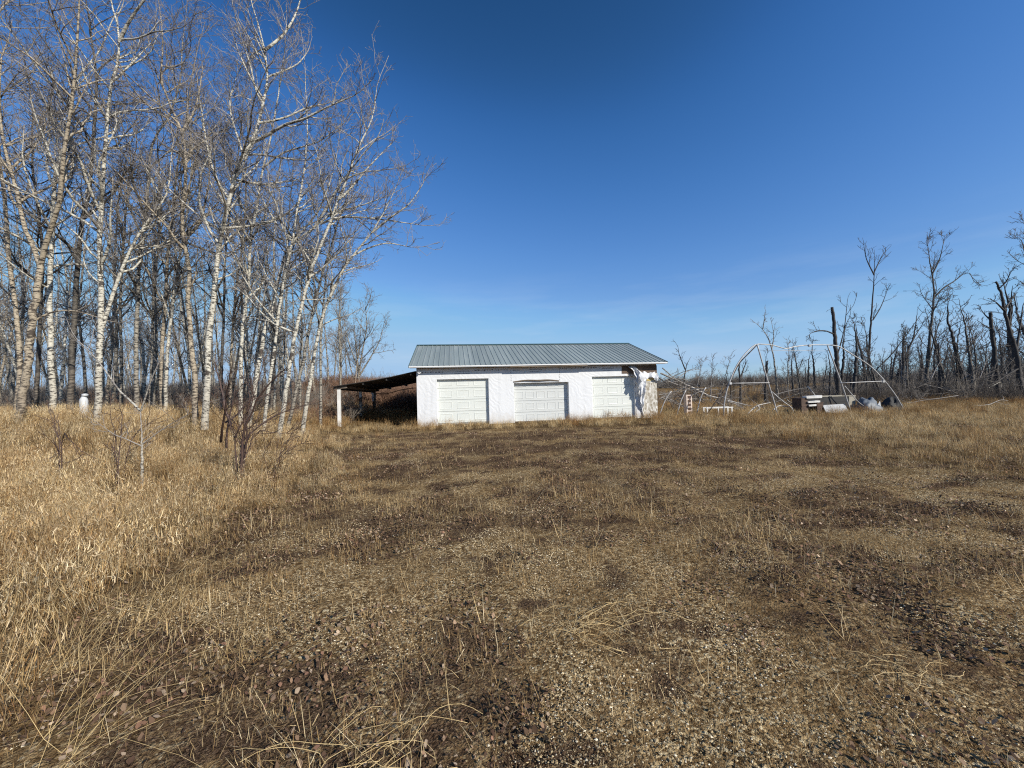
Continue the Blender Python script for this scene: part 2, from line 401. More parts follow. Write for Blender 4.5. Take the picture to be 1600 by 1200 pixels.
M_RIDGE = plain('dark_green_trim_steel', (.05, .095, .09), (.065, .115, .11), (1, 1, 1), .4, .0)
M_TRIM = plain('white_eave_trim', (.70, .71, .71), (.78, .785, .78), (2, 2, 2), .5, .0)
M_WOOD = plain('weathered_board', (.10, .078, .058), (.27, .22, .17), (3, 14, 30), .85, .5)
M_BROWNBOARD = plain('brown_sheathing', (.085, .055, .038), (.15, .105, .075), (6, 6, 14), .85, .4)
M_BLACKWOOD = plain('blackened_board', (.016, .014, .013), (.05, .044, .04), (1.2, 14, 14), .85, .5)
M_YELLOW = plain('yellow_insulation', (.56, .40, .13), (.70, .58, .30), (9, 9, 9), .95, .8, .03)
M_WHITEPOST = plain('peeling_white_paint', (.55, .53, .49), (.80, .79, .76), (8, 8, 3), .7, .2)
M_GALV = plain('galvanised_tube', (.30, .285, .27), (.54, .535, .525), (6, 6, 6), .5, .05, .01, .15)
M_DARKTUBE = plain('rusted_tube', (.03, .024, .02), (.075, .055, .042), (8, 8, 8), .7, .1)
M_RACK = plain('pale_pink_timber', (.55, .43, .35), (.70, .58, .49), (8, 8, 20), .8, .3)
M_RUSTBOX = plain('rusty_brown_steel', (.045, .027, .02), (.10, .06, .042), (5, 5, 5), .8, .3)
M_BUNK = plain('dark_weathered_plywood', (.012, .012, .013), (.045, .044, .044), (2, 2, 9), .85, .4)
M_BUNKEND = plain('tan_plywood', (.26, .235, .185), (.36, .33, .27), (4, 4, 10), .85, .3)
M_TARP = plain('blue_grey_tarp', (.075, .095, .12), (.14, .16, .185), (5, 5, 5), .55, .4, .03)
M_BLACK = plain('black_plastic', (.009, .009, .009), (.022, .022, .023), (5, 5, 5), .75, .4, .03)
M_JUG = plain('white_plastic', (.50, .52, .54), (.60, .61, .63), (5, 5, 5), .45, .05)
M_INK = plain('grey_wrap_print', (.16, .16, .19), (.24, .24, .28), (5, 5, 5), .6, .0)
M_DARKINK = plain('dark_wrap_print', (.06, .055, .06), (.14, .13, .14), (5, 5, 5), .6, .0)
def osb_mat():
    m, n, l, bs = newmat('flaked_strand_board')
    v = coord(n, l, (9, 9, 5.5)); vo = n.new('ShaderNodeTexVoronoi'); vo.inputs['Scale'].default_value = 1.6; l.new(v, vo.inputs['Vector'])
    s = n.new('ShaderNodeSeparateColor'); l.new(vo.outputs['Color'], s.inputs['Color'])
    r = ramp(n, [(0, (.27, .23, .175)), (.35, (.42, .39, .33)), (.7, (.56, .53, .475)), (1, (.68, .66, .62))]); l.new(s.outputs['Green'], r.inputs['Fac'])
    l.new(r.outputs['Color'], bs.inputs['Base Color']); bs.inputs['Roughness'].default_value = .85
    bump(n, l, s.outputs['Blue'], .4, .02, bs); return m
M_OSB = osb_mat()

# ------------------------------------------------------------------ ground
def build_ground():
    n = 430; k = 7.0; u = np.linspace(-1, 1, n)
    ax = 1.46*np.sinh(k*u)*1.6; 
    gx, gy = np.meshgrid(ax, ax+2.5, indexing='xy')
    z = height(gx, gy)
    V = np.stack([gx, gy, z], -1).reshape(-1, 3)
    i = np.arange(n*n).reshape(n, n)
    Q = np.stack([i[:-1, :-1], i[:-1, 1:], i[1:, 1:], i[1:, :-1]], -1).reshape(-1, 4)
    X, Y = V[:, 0], V[:, 1]
    g = grassy(X, Y); g = np.maximum(g, sm((Y-22)/6)); g = np.maximum(g, sm((-Y-4)/3)); g = np.maximum(g, sm((np.abs(X)-30)/5))
    tag(mesh_obj('ground', V, [Q], ground_mat(), None, True, {'litter': litter(X, Y), 'thatch': g}), kind='structure')
build_ground()

# ------------------------------------------------------------------ shed
def build_shed():
    L, D, H, T = 11.57, 7.5, 2.66, .14
    sh = thing('storage_shed', 'long white wrapped shed with three garage doors and a ribbed green-grey metal roof', 'shed', (SHED0[0], SHED0[1], 0), SHED_A)
    doors = [(.88, 3.24, 2.11, 3, .14), (4.41, 7.06, 1.86, 5, .20), (8.22, 10.42, 2.08, 3, .14)]
    # structural front wall (strand board) and wrap over it
    def wall_with_holes(mb, y0, y1, u0, u1, z1):
        x = u0
        for a, b, t, _, _ in doors:
            if a >= u1: break
            mb.box(x, min(a, u1), y0, y1, -.1, z1)
            if b <= u1 or a < u1: mb.box(a, min(b, u1), y0, y1, t, z1)
            x = b
        if x < u1: mb.box(x, u1, y0, y1, -.1, z1)
    m = MB(); wall_with_holes(m, 0, T, 0, L, H); m.build('front_wall', M_OSB, sh)
    m = MB(); wall_with_holes(m, -.012, -.002, 0, 10.02, 2.60); wp = m.build('house_wrap', M_WRAP, sh)
    m = MB(); m.box(10.45, 10.72, -.010, -.002, -.05, 1.95); m.build('wrap_remnant', M_SHEET, sh)
    m = MB(); m.box(0, T, T, D, -.1, H); m.build('side_wall', M_WRAP, sh)
    m = MB(); m.box(L-T, L, T, D, -.1, H); m.build('side_wall', M_OSB, sh)
    m = MB(); m.box(T, L-T, D-T, D, -.1, H); m.build('back_wall', M_WRAP, sh)
    m = MB(); m.box(T, L-T, T, D-T, .02, .06); m.build('floor_slab', M_WOOD, sh)
    rh = 4.10; e = .40
    for x0 in (0, L-.1):   # gable triangles
        v = [(x, y, z) for x in (x0, x0+.1) for (y, z) in ((.02, H), (D-.02, H), (D/2, rh-.12))]
        MB().add(v, [(0, 2, 1), (3, 4, 5), (0, 1, 4, 3), (1, 2, 5, 4), (2, 0, 3, 5)]).build('gable', M_WRAP if x0 == 0 else M_OSB, sh)
    # exposed board and insulation beside the torn corner
    p = lambda x, y: front(x, y)
    m = MB(); m.box(9.75, L+.01, -.022, -.003, 2.19, 2.57); m.build('exposed_board', M_BROWNBOARD, sh)
    m = MB(); 
    rr = random.Random(4)
    pts = [(10.55, 2.16), (11.56, 2.16), (11.56, 1.90), (11.2, 1.80), (10.9, 1.86), (10.6, 1.98)]
    m.add([(a, -.02, b) for a, b in pts]+[(a, -.001, b) for a, b in pts], [(5, 4, 3, 2, 1, 0)]+[(i, (i+1) % 6, (i+1) % 6+6, i+6) for i in range(6)])
    m.build('insulation_strip', M_YELLOW, sh)
    # roof: steel sheets 0.914 m wide, four ribs each
    x0, x1 = -.28, L+.36; n = 13; w = (x1-x0)/n
    ang = math.atan2(rh-2.70, D/2+e)
    y_e, z_e, y_r, z_r = -e, 2.70, D/2, rh
    def sheet(name, xs, front_side):
        prof = [(0, 0)]
        for k in range(4):
            c = (k+.5)*w/4
            prof += [(c-.026, 0), (c-.014, .022), (c+.014, .022), (c+.026, 0)]
        prof += [(w, 0)]
        ny, nz = -math.sin(ang), math.cos(ang)
        a = (y_e, z_e); b = (y_r, z_r)
        if not front_side: a, b, ny = (D+e, z_e), (D/2, z_r), math.sin(ang)
        V = []; q = len(prof)
        for (py, pz) in (a, b):
            for (px_, ph) in prof: V.append((px_, py+ny*ph, pz+nz*ph))
        for (py, pz) in (a, b):
            for (px_, ph) in prof: V.append((px_, py+ny*(ph-.004), pz+nz*(ph-.004)))
        Fs = []
        for i in range(q-1):
            f = (i, i+1, q+i+1, q+i); Fs.append(f if front_side else f[::-1])
            g = (2*q+i, 3*q+i, 3*q+i+1, 2*q+i+1); Fs.append(g if front_side else g[::-1])
            h = (i, 2*q+i, 2*q+i+1, i+1); Fs.append(h if front_side else h[::-1])
        o = MB().add(V, Fs).build(name, M_ROOF, sh); o.location.x = xs; return o
    for side in (True, False):
        f = sheet('roof_sheet', x0, side)
        for i in range(1, n):
            c = f.copy(); COL.objects.link(c); c.parent = sh; c.location.x = x0+i*w
    m = MB()
    m.slab([(x0-.02, y_r-.17, z_r-.17*math.tan(ang)+.035), (x1+.02, y_r-.17, z_r-.17*math.tan(ang)+.035), (x1+.02, y_r, z_r+.045), (x0-.02, y_r, z_r+.045)], .006)
    m.slab([(x0-.02, y_r, z_r+.045), (x1+.02, y_r, z_r+.045), (x1+.02, y_r+.17, z_r-.17*math.tan(ang)+.035), (x0-.02, y_r+.17, z_r-.17*math.tan(ang)+.035)], .006)
    m.build('ridge_cap', M_RIDGE, sh)
    for xx in (x0-.012, x1+.012):
        for (ya, yb) in ((y_e, y_r), (D+e, y_r)):
            m = MB(); m.beam((xx, ya, z_e-.03), (xx, yb, z_r-.03), .02, .11); m.build('rake_trim', M_RIDGE, sh)
    # fascia: weathered board on the one half, white trim on the other
    m = MB(); m.box(x0, 4.2, -e+.005, -e+.03, 2.622, 2.672); m.build('fascia', M_TRIM, sh)
    m = MB(); m.box(4.2, 7.9, -e+.008, -e+.033, 2.585, 2.66); m.build('fascia', M_WOOD, sh)['label'] = 'bare weathered fascia board'
    m = MB(); m.box(7.9, x1, -e+.005, -e+.03, 2.622, 2.672); m.build('fascia', M_TRIM, sh)
    m = MB(); m.box(x0, x1, -e-.02, -e+.004, 2.648, 2.694); m.build('drip_edge', M_TRIM, sh)
    m = MB(); m.box(x0, x1, -e+.035, -.014, 2.63, 2.645); m.build('soffit', M_WOOD, sh)
    # doors: four sections each with raised rectangles
    for di, (a, b, t, cols, rec) in enumerate(doors):
        mat = M_DOOR2 if di == 1 else M_DOOR
        wd = b-a-.02; rows = 4; zz0 = -.03 if di != 1 else .0
        dr = MB(); dr.box(a+.002, b-.002, rec+.045, rec+.06, -.05, t+.1)
        door = dr.build('garage_door', mat, sh)
        if di == 1: door['label'] = 'lower greyer door with five panel columns'
        hs = 2.13/rows if di != 1 else .535
        top = t+.12 if di != 1 else t+.22
        m = MB(); pw = wd/cols
        m.box(0, wd, 0, .04, .006, hs-.006)
        for c in range(cols):
            cx = (c+.5)*pw; hw = pw*.5-(.085 if cols == 3 else .062); z0, z1 = .11, hs-.10
            if cols == 3: hw = pw*.5-.11
            # groove frame, then raised field
            o = [(cx-hw, z0), (cx+hw, z0), (cx+hw, z1), (cx-hw, z1)]
            q = [(cx-hw+.035, z0+.035), (cx+hw-.035, z0+.035), (cx+hw-.035, z1-.035), (cx-hw+.035, z1-.035)]
            V = [(x, -.001, z) for x, z in o]+[(x, -.013, z) for x, z in [(cx-hw+.012, z0+.012), (cx+hw-.012, z0+.012), (cx+hw-.012, z1-.012), (cx-hw+.012, z1-.012)]]+[(x, -.004, z) for x, z in q]
            Fs = []
            for s0 in (0, 4):
                for i in range(4): Fs.append((s0+i, s0+(i+1) % 4, s0+4+(i+1) % 4, s0+4+i))
            Fs.append((8, 9, 10, 11)); m.add(V, Fs)
        s = m.build('door_section', mat, door)
        s.location = (a+.01, rec, top-hs)
        for r in range(1, rows):
            c = s.copy(); COL.objects.link(c); c.parent = door; c.location = (a+.01, rec, top-hs*(r+1))
        for zz, xx in ((0, 0),):
            pass
        # jamb linings: reveals of the opening
        for nm, bx in (('door_jamb', (a-.0, a+.012, .0, rec+.05, -.05, t)), ('door_jamb', (b-.012, b, .0, rec+.05, -.05, t)), ('door_head', (a+.012, b-.012, .0, rec+.05, t-.012, t))):
            j = MB(); j.box(*bx); j.build(nm, M_TRIM, sh)
    # sprung strip above the middle door
    v = []; fs = []; K = 12
    for i in range(K+1):
        s = i/K; x = 4.40+s*2.2; zz = 1.88+.075*math.sin(s*math.pi)*(1+.3*math.sin(9*s)); yy = -.02-.07*math.sin(s*math.pi)
        v += [(x, yy, zz), (x, yy-.02, zz+.045), (x, -.014, zz+.06)]
    for i in range(K):
        for j in range(2): fs.append((3*i+j, 3*i+3+j, 3*i+4+j, 3*i+1+j))
    MB().add(v, fs).build('sprung_strip', M_WOOD, sh)
    # print on the wrap: rows of small dashes, plus dark tape marks
    m = MB(); rr = random.Random(8)
    def dash(x, z, w, h, mb): mb.box(x, x+w, -.0155, -.0135, z, z+h)
    md = MB()
    for (xa, xb, zz) in ((.05, 1.15, 2.41), (2.6, 4.2, 2.47), (6.65, 8.4, 2.49)):
        x = xa
        while x < xb:
            ww = rr.uniform(.03, .1); dash(x, zz+rr.uniform(-.008, .008), ww, rr.choice((.025, .032, .045)), md); x += ww+rr.uniform(.04, .10)
    for (x, z0, z1) in ((1.13, 2.18, 2.38), (4.28, 1.95, 2.42), (6.62, 1.95, 2.42), (3.1, 2.5, 2.6), (7.4, 2.5, 2.6)):
        z = z1
        while z > z0:
            dash(x+rr.uniform(-.01, .01), z, .025, .035, md); z -= .075
    md.build('staple_tape', M_DARKINK, sh, kind='stuff')
    for (xa, xb, zz, hh) in ((1.75, 2.35, 2.44, .04), (1.7, 2.4, 2.34, .03), (4.4, 4.7, 2.44, .04), (5.15, 5.75, 2.46, .045), (5.2, 5.7, 2.36, .03), (8.75, 9.35, 2.45, .045), (8.8, 9.2, 2.35, .03)):
        x = xa
        while x < xb:
            ww = rr.uniform(.025, .05); dash(x, zz, ww, hh*rr.uniform(.7, 1), m); x += ww+.018
    m.build('wrap_print', M_INK, sh, kind='stuff')
    # flood lamp under the eave corner
    lm = MB(); lm.box(.10, .17, -.05, -.012, 2.45, 2.53); lamp = lm.build('eave_lamp', M_TRIM, sh)
    th = np.linspace(0, 2*math.pi, 11)[:-1]; V = []
    for (yy, r) in ((-.05, .03), (-.09, .055), (-.17, .075), (-.175, .065), (-.13, .02)):
        V += [(.135+r*math.cos(a), yy, 2.475-(-.05-yy)*.25+r*math.sin(a)) for a in th]
    Fs = [(10*k+i, 10*k+(i+1) % 10, 10*k+10+(i+1) % 10, 10*k+10+i) for k in range(4) for i in range(10)]
    MB().add(V, Fs).build('lamp_shade', M_TRIM, lamp, True)
    # torn sheet, billowing away from the corner
    rows = [((977, 571), (990, 571.5), .03), ((985, 575.5), (1001, 580), .12), ((990, 581), (1014, 586), .20), ((992.5, 588), (1009, 597), .28),
            ((996, 598), (1008, 611), .28), ((999, 608), (1008, 618), .22), ((1000, 620), (1006, 629), .18), ((1001, 635), (1005, 641), .10), ((1003, 650), (1006, 653), .03)]
    A = resample([front(*r[0], r[2]) for r in rows], 30); B = resample([front(*r[1], r[2]*.7) for r in rows], 30)
    K = 12; V = []
    for i in range(30):
        for j in range(K):
            t = j/(K-1); q = A[i]*(1-t)+B[i]*t
            edge = .5 if j in (0, K-1) else 1
            q = q+np.array([.03*math.sin(i*1.7+j), -.05*math.sin(t*9+i*.35)-.03*math.sin(i*.9), .035*math.sin(i*2.3+j*1.1)*edge])
            V.append(q)
    Fs = [(i*K+j, i*K+j+1, i*K+K+j+1, i*K+K+j) for i in range(29) for j in range(K-1)]
    MB().add(V, Fs).build('torn_sheet', M_SHEET, sh, True)
    rows = [((1004, 581), (1027, 581.5), .04), ((1006, 586), (1028, 584.5), .10), ((1012, 588.5), (1028.5, 589), .13), ((1020, 591), (1028.5, 594), .10), ((1024.5, 594), (1028.5, 598), .06)]
    A = resample([front(*r[0], r[2]) for r in rows], 14); B = resample([front(*r[1], r[2]*.6) for r in rows], 14); V = []
    for i in range(14):
        for j in range(K):
            t = j/(K-1); V.append(A[i]*(1-t)+B[i]*t+np.array([.02*math.sin(i*2+j), -.05*math.sin(t*11+i*.6), .03*math.sin(i*1.3+j*1.6)]))
    Fs = [(i*K+j, i*K+j+1, i*K+K+j+1, i*K+K+j) for i in range(13) for j in range(K-1)]
    MB().add(V, Fs).build('torn_sheet', M_SHEET, sh, True)
    # loose edge of the sheet that shades the third door
    V = []; Fs = []; KK = 22; top = front(966, 572, .05); rr = random.Random(3)
    for i in range(KK):
        s = i/(KK-1); xu = 9.95+.30*s+.10*math.sin(s*8); z = 2.50-1.35*s
        wdt = .06+.22*math.sin(min(1, s*1.25)*math.pi)**.7+rr.uniform(-.06, .06)
        for j in range(5):
            t = j/4; V.append((10.42+.03*math.sin(i+j)+.05*t, -.03-.62*t*(wdt/.38), z+.04*math.sin(i*1.9+j)-.05*t))
    for i in range(KK-1):
        for j in range(4): Fs.append((i*5+j, i*5+j+1, i*5+6+j, i*5+5+j))
    MB().add(V, Fs).build('torn_sheet', M_SHEET, sh, True)
    return sh
SHED = build_shed()

# ------------------------------------------------------------------ lean-to
def build_leanto():
    lt = thing('lean_to', 'sagging open lean-to with black board roof on white posts beside the shed', 'lean-to', (SHED0[0], SHED0[1], 0), SHED_A)
    D = 7.5; w = 3.34
    rr = random.Random(5)
    def zr(u, v):                 # roof plane: u 0 at the shed, -w outside
        s = -u/w; zi = 2.50-.18*v/D; zo = 1.93-.16*v/D
        return zi*(1-s)+zo*s-.05*math.sin(math.pi*min(1, max(0, s)))
    # boards run out from the shed
    n = 30; bw = D/n
    for i in range(n):
        v0 = -.12+i*(D+.15)/n; v1 = v0+bw-.006
        uo = -w-.22+rr.uniform(-.07, .06); mid = -w*.5; zj = rr.uniform(-.008, .008)
        m = MB(); V = []
        for u in (-.02, -w*.33, -w*.66, uo):
            for v in (v0, v1):
                V.append((u, v, zr(u, v)+zj))
        V += [(x, y, z-.025) for x, y, z in V]
        Fs = []
        for k in range(3):
            a = 2*k; Fs += [(a, a+2, a+3, a+1), (8+a, 8+a+1, 8+a+3, 8+a+2), (a, 8+a, 8+a+2, a+2), (a+1, a+3, 8+a+3, 8+a+1)]
        Fs += [(0, 1, 9, 8), (6, 14, 15, 7)]
        m.add(V, Fs).build('roof_board', M_BLACKWOOD, lt)
    # purlins under the boards, along the shed
    for u in (-.25, -1.3, -2.3):
        m = MB(); m.beam((u, -.06, zr(u, 0)-.075), (u, D, zr(u, D)-.075), .05, .10); m.build('purlin', M_BLACKWOOD, lt)
    m = MB(); m.beam((-w+.02, -.02, zr(-w, 0)-.12), (-w+.02, D, zr(-w, D)-.12), .09, .14); m.build('outer_beam', M_BLACKWOOD, lt)
    for i in range(10):
        v = .05+i*.8; m = MB(); m.beam((-w-.20, v, zr(-w, v)-.10), (-w+.35, v, zr(-w+.35, v)-.10), .05, .11); m.build('rafter_tail', M_WOOD, lt)
    for v, r, mt, lab in ((.0, .062, M_WHITEPOST, 'front white post'), (3.9, .058, M_WHITEPOST, None), (7.3, .06, M_BLACKWOOD, 'dark rear post')):
        m = MB(); m.box(-w+.02-r, -w+.02+r, v-r, v+r, -.1, zr(-w, v)-.17); o = m.build('post', mt, lt)
        if lab: o['label'] = lab
        if v == 3.9:
            for z0, z1 in ((.05, .35), (.55, .70), (1.1, 1.35)):
                b = MB(); b.box(-w+.02-r-.004, -w+.02+r+.004, v-r-.004, v+r+.004, z0, z1); b.build('dark_band', M_BLACKWOOD, o)  # near-black bands around the middle post
        if v == 7.3:
            V = []; K = 9
            for i in range(10):
                for j in range(K):
                    a = j/K*2*math.pi; q = .085+.05*math.sin(i*1.3+j*2)+.04*(i/9)
                    V.append((-w+.02+q*math.cos(a), v+q*math.sin(a), 1.05+i*.062))
            Fs = [(i*K+j, i*K+(j+1) % K, i*K+K+(j+1) % K, i*K+K+j) for i in range(9) for j in range(K)]
            MB().add(V, Fs).build('plastic_rag', M_SHEET, o, True)
    m = MB(); m.box(-2.95, -2.88, 5.6, 5.67, -.1, zr(-2.9, 5.6)-.07); m.build('post', M_WOOD, lt)['label'] = 'thin bare pole'
    simple_tube('sagging_pole', [(-w+.1, 7.2, 1.56), (-2.4, 6.2, 1.50), (-1.3, 5.4, 1.72), (-.3, 5, 1.80), (-.01, 4.9, 1.72)], .022, M_BLACKWOOD, lt, 14, 6)
build_leanto()

# ------------------------------------------------------------------ trees
def nrm(a): return a/(np.linalg.norm(a, axis=-1, keepdims=True)+1e-9)
def spawn(PP, PR, n_per, a, b, Lfn, ang, K, up, wob, rs, rmin, rng):
    P = len(PP); Kp = PP.shape[1]
    idx = np.repeat(np.arange(P), n_per); M = len(idx)
    if M == 0: return np.zeros((0, K, 3)), np.zeros((0, K)), idx
    t = a+(b-a)*rng.random(M); f = t*(Kp-1)*.9999; i = np.floor(f).astype(int); g = (f-i)[:, None]
    base = PP[idx, i]*(1-g)+PP[idx, i+1]*g
    tan = nrm(PP[idx, i+1]-PP[idx, i]); pr = PR[idx, i]
    rv = rng.normal(size=(M, 3)); perp = nrm(rv-tan*(rv*tan).sum(1, keepdims=True))
    an = np.radians(rng.uniform(ang[0], ang[1], M))[:, None]
    d = tan*np.cos(an)+perp*np.sin(an)
    plen = np.linalg.norm(np.diff(PP, axis=1), axis=2).sum(1)[idx]
    L = Lfn(t, plen, rng)
    pts = np.zeros((M, K, 3)); pts[:, 0] = base
    for k in range(1, K):
        d = nrm(d+np.array([0, 0, up])+wob*rng.normal(size=(M, 3)))
        pts[:, k] = pts[:, k-1]+d*(L/(K-1))[:, None]
    r0 = np.maximum(np.minimum(pr*.72, rs*L), rmin)
    R = r0[:, None]*(1-.75*np.linspace(0, 1, K))[None]
    return pts, np.maximum(R, rmin*.8), idx

def grow(name, trunk, r0, H, mat, label, cat='tree', seed=0, limbs=(), n1=26, t0=.28, L1=.30, dens=1.0, group=None, up1=.10, ang1=(35, 65), link=True, K1=8, rmin=.006, limb_parts=6, tip=.04):
    """trunk: world points from the ground up (last point may be below the top); limbs: traced forks (points, radius)"""
    rng = np.random.default_rng(seed)
    pts = [np.array(p, float) for p in trunk]
    while pts[-1][2] < pts[0][2]+H-.3:
        d = nrm(pts[-1]-pts[-2]); d = nrm(d*.9+np.array([0, 0, .25])+rng.normal(size=3)*.10)
        pts.append(pts[-1]+d*min(1.2, max(.3, H/9)))
    base = pts[0].copy()
    tr = resample(pts, 34)-base
    K = len(tr); s = np.linspace(0, 1, K)
    R = np.maximum(r0*((1-s)**.85*(1-tip)+tip)*(1+.15*np.exp(-s*40)), .008)
    tr[1:-1, :2] += rng.normal(size=(K-2, 2))*min(.018, r0*.12)
    t = thing(name, label, cat, base, 0, group)
    tubes('trunk', [(tr[None], R[None], 10 if r0 > .07 else 7)], mat, t)
    main_P, main_R = [], []
    for lp, lr in limbs:
        q = resample(lp, 12)-base
        if True:
            d = nrm(q[-1]-q[-3]); ext = [q[-1]]
            for k in range(3):
                d = nrm(d+np.array([0, 0, .12])+rng.normal(size=3)*.12); ext.append(ext[-1]+d*.22)
            q = resample(np.vstack([q, ext[1:]]), 14)
        rr = lr*(1-.85*np.linspace(0, 1, 14))
        tubes('limb', [(q[None], rr[None], 8)], mat, t); main_P.append(q); main_R.append(rr)
    prof = lambda tt: np.interp(tt, [0, .3, .45, .7, 1], [.6, .8, 1, .75, .35])
    P1, R1, _ = spawn(tr[None], R[None], [n1], t0, .985, lambda tt, pl, g: H*L1*prof(tt)*g.uniform(.45, 1.05, len(tt)), ang1, K1, up1, .16, .016, rmin*1.3, rng)
    order = np.argsort(-R1[:, 0]); big = order[:limb_parts]; rest = order[limb_parts:]
    for k in big: tubes('limb', [(P1[k:k+1], R1[k:k+1], 6)], mat, t)
    crown = [(P1[rest], R1[rest], 5)]
    allP = [P1]; allR = [R1]
    if main_P:
        mp_ = np.array([resample(q, K1) for q in main_P]); mr = np.array([np.interp(np.linspace(0, 1, K1), np.linspace(0, 1, 14), r) for r in main_R])
        Pm, Rm, _ = spawn(mp_, mr, np.maximum(6, (np.linalg.norm(np.diff(mp_, axis=1), axis=2).sum(1)*2.2*dens).astype(int)), .2, 1, lambda tt, pl, g: pl*(.5-.25*tt)*g.uniform(.4, 1, len(tt)), (25, 60), K1, .08, .16, .016, rmin*1.3, rng)
        crown.append((Pm, Rm, 5)); allP += [Pm]; allR += [Rm]
    PA = np.concatenate(allP); RA = np.concatenate(allR)
    ln = np.linalg.norm(np.diff(PA, axis=1), axis=2).sum(1)
    P2, R2, _ = spawn(PA, RA, np.maximum(2, (ln*5.0*dens).astype(int)), .18, 1., lambda tt, pl, g: (pl*(.42-.2*tt)+.18)*g.uniform(.4, 1.1, len(tt)), (25, 62), 5, .07, .2, .014, rmin, rng)
    l2 = np.linalg.norm(np.diff(P2, axis=1), axis=2).sum(1)
    P3, R3, _ = spawn(P2, R2, np.maximum(1, (l2*7.0*dens).astype(int)), .15, 1., lambda tt, pl, g: (pl*.30+.10)*g.uniform(.5, 1.2, len(tt)), (25, 70), 3, .08, .22, .012, rmin*.8, rng)
    crown += [(P2, R2, 3), (P3, R3, 3)]
    c = tubes('crown', crown, mat, t); c['kind'] = 'stuff'
    return t

def gz(x, y): return float(height(x, y))
def trace(px, Y, lean=0.0):
    """pixel path -> world points at distance Y (plus lean per point), rooted in the ground"""
    p = [at(x, y, Y+lean*k) for k, (x, y) in enumerate(px)]
    b = p[0].copy(); d = (p[0]-p[1]); 
    b = p[0]+d*((p[0][2]-(gz(p[0][0], p[0][1])-.12))/max(.1, -d[2])) if d[2] < -.05 else b
    b[2] = gz(b[0], b[1])-.12
    return [b]+p
def rad(wpx, Y, x=800.): return wpx*.47*Y/F_PX*math.cos(math.atan((x-800)/F_PX))

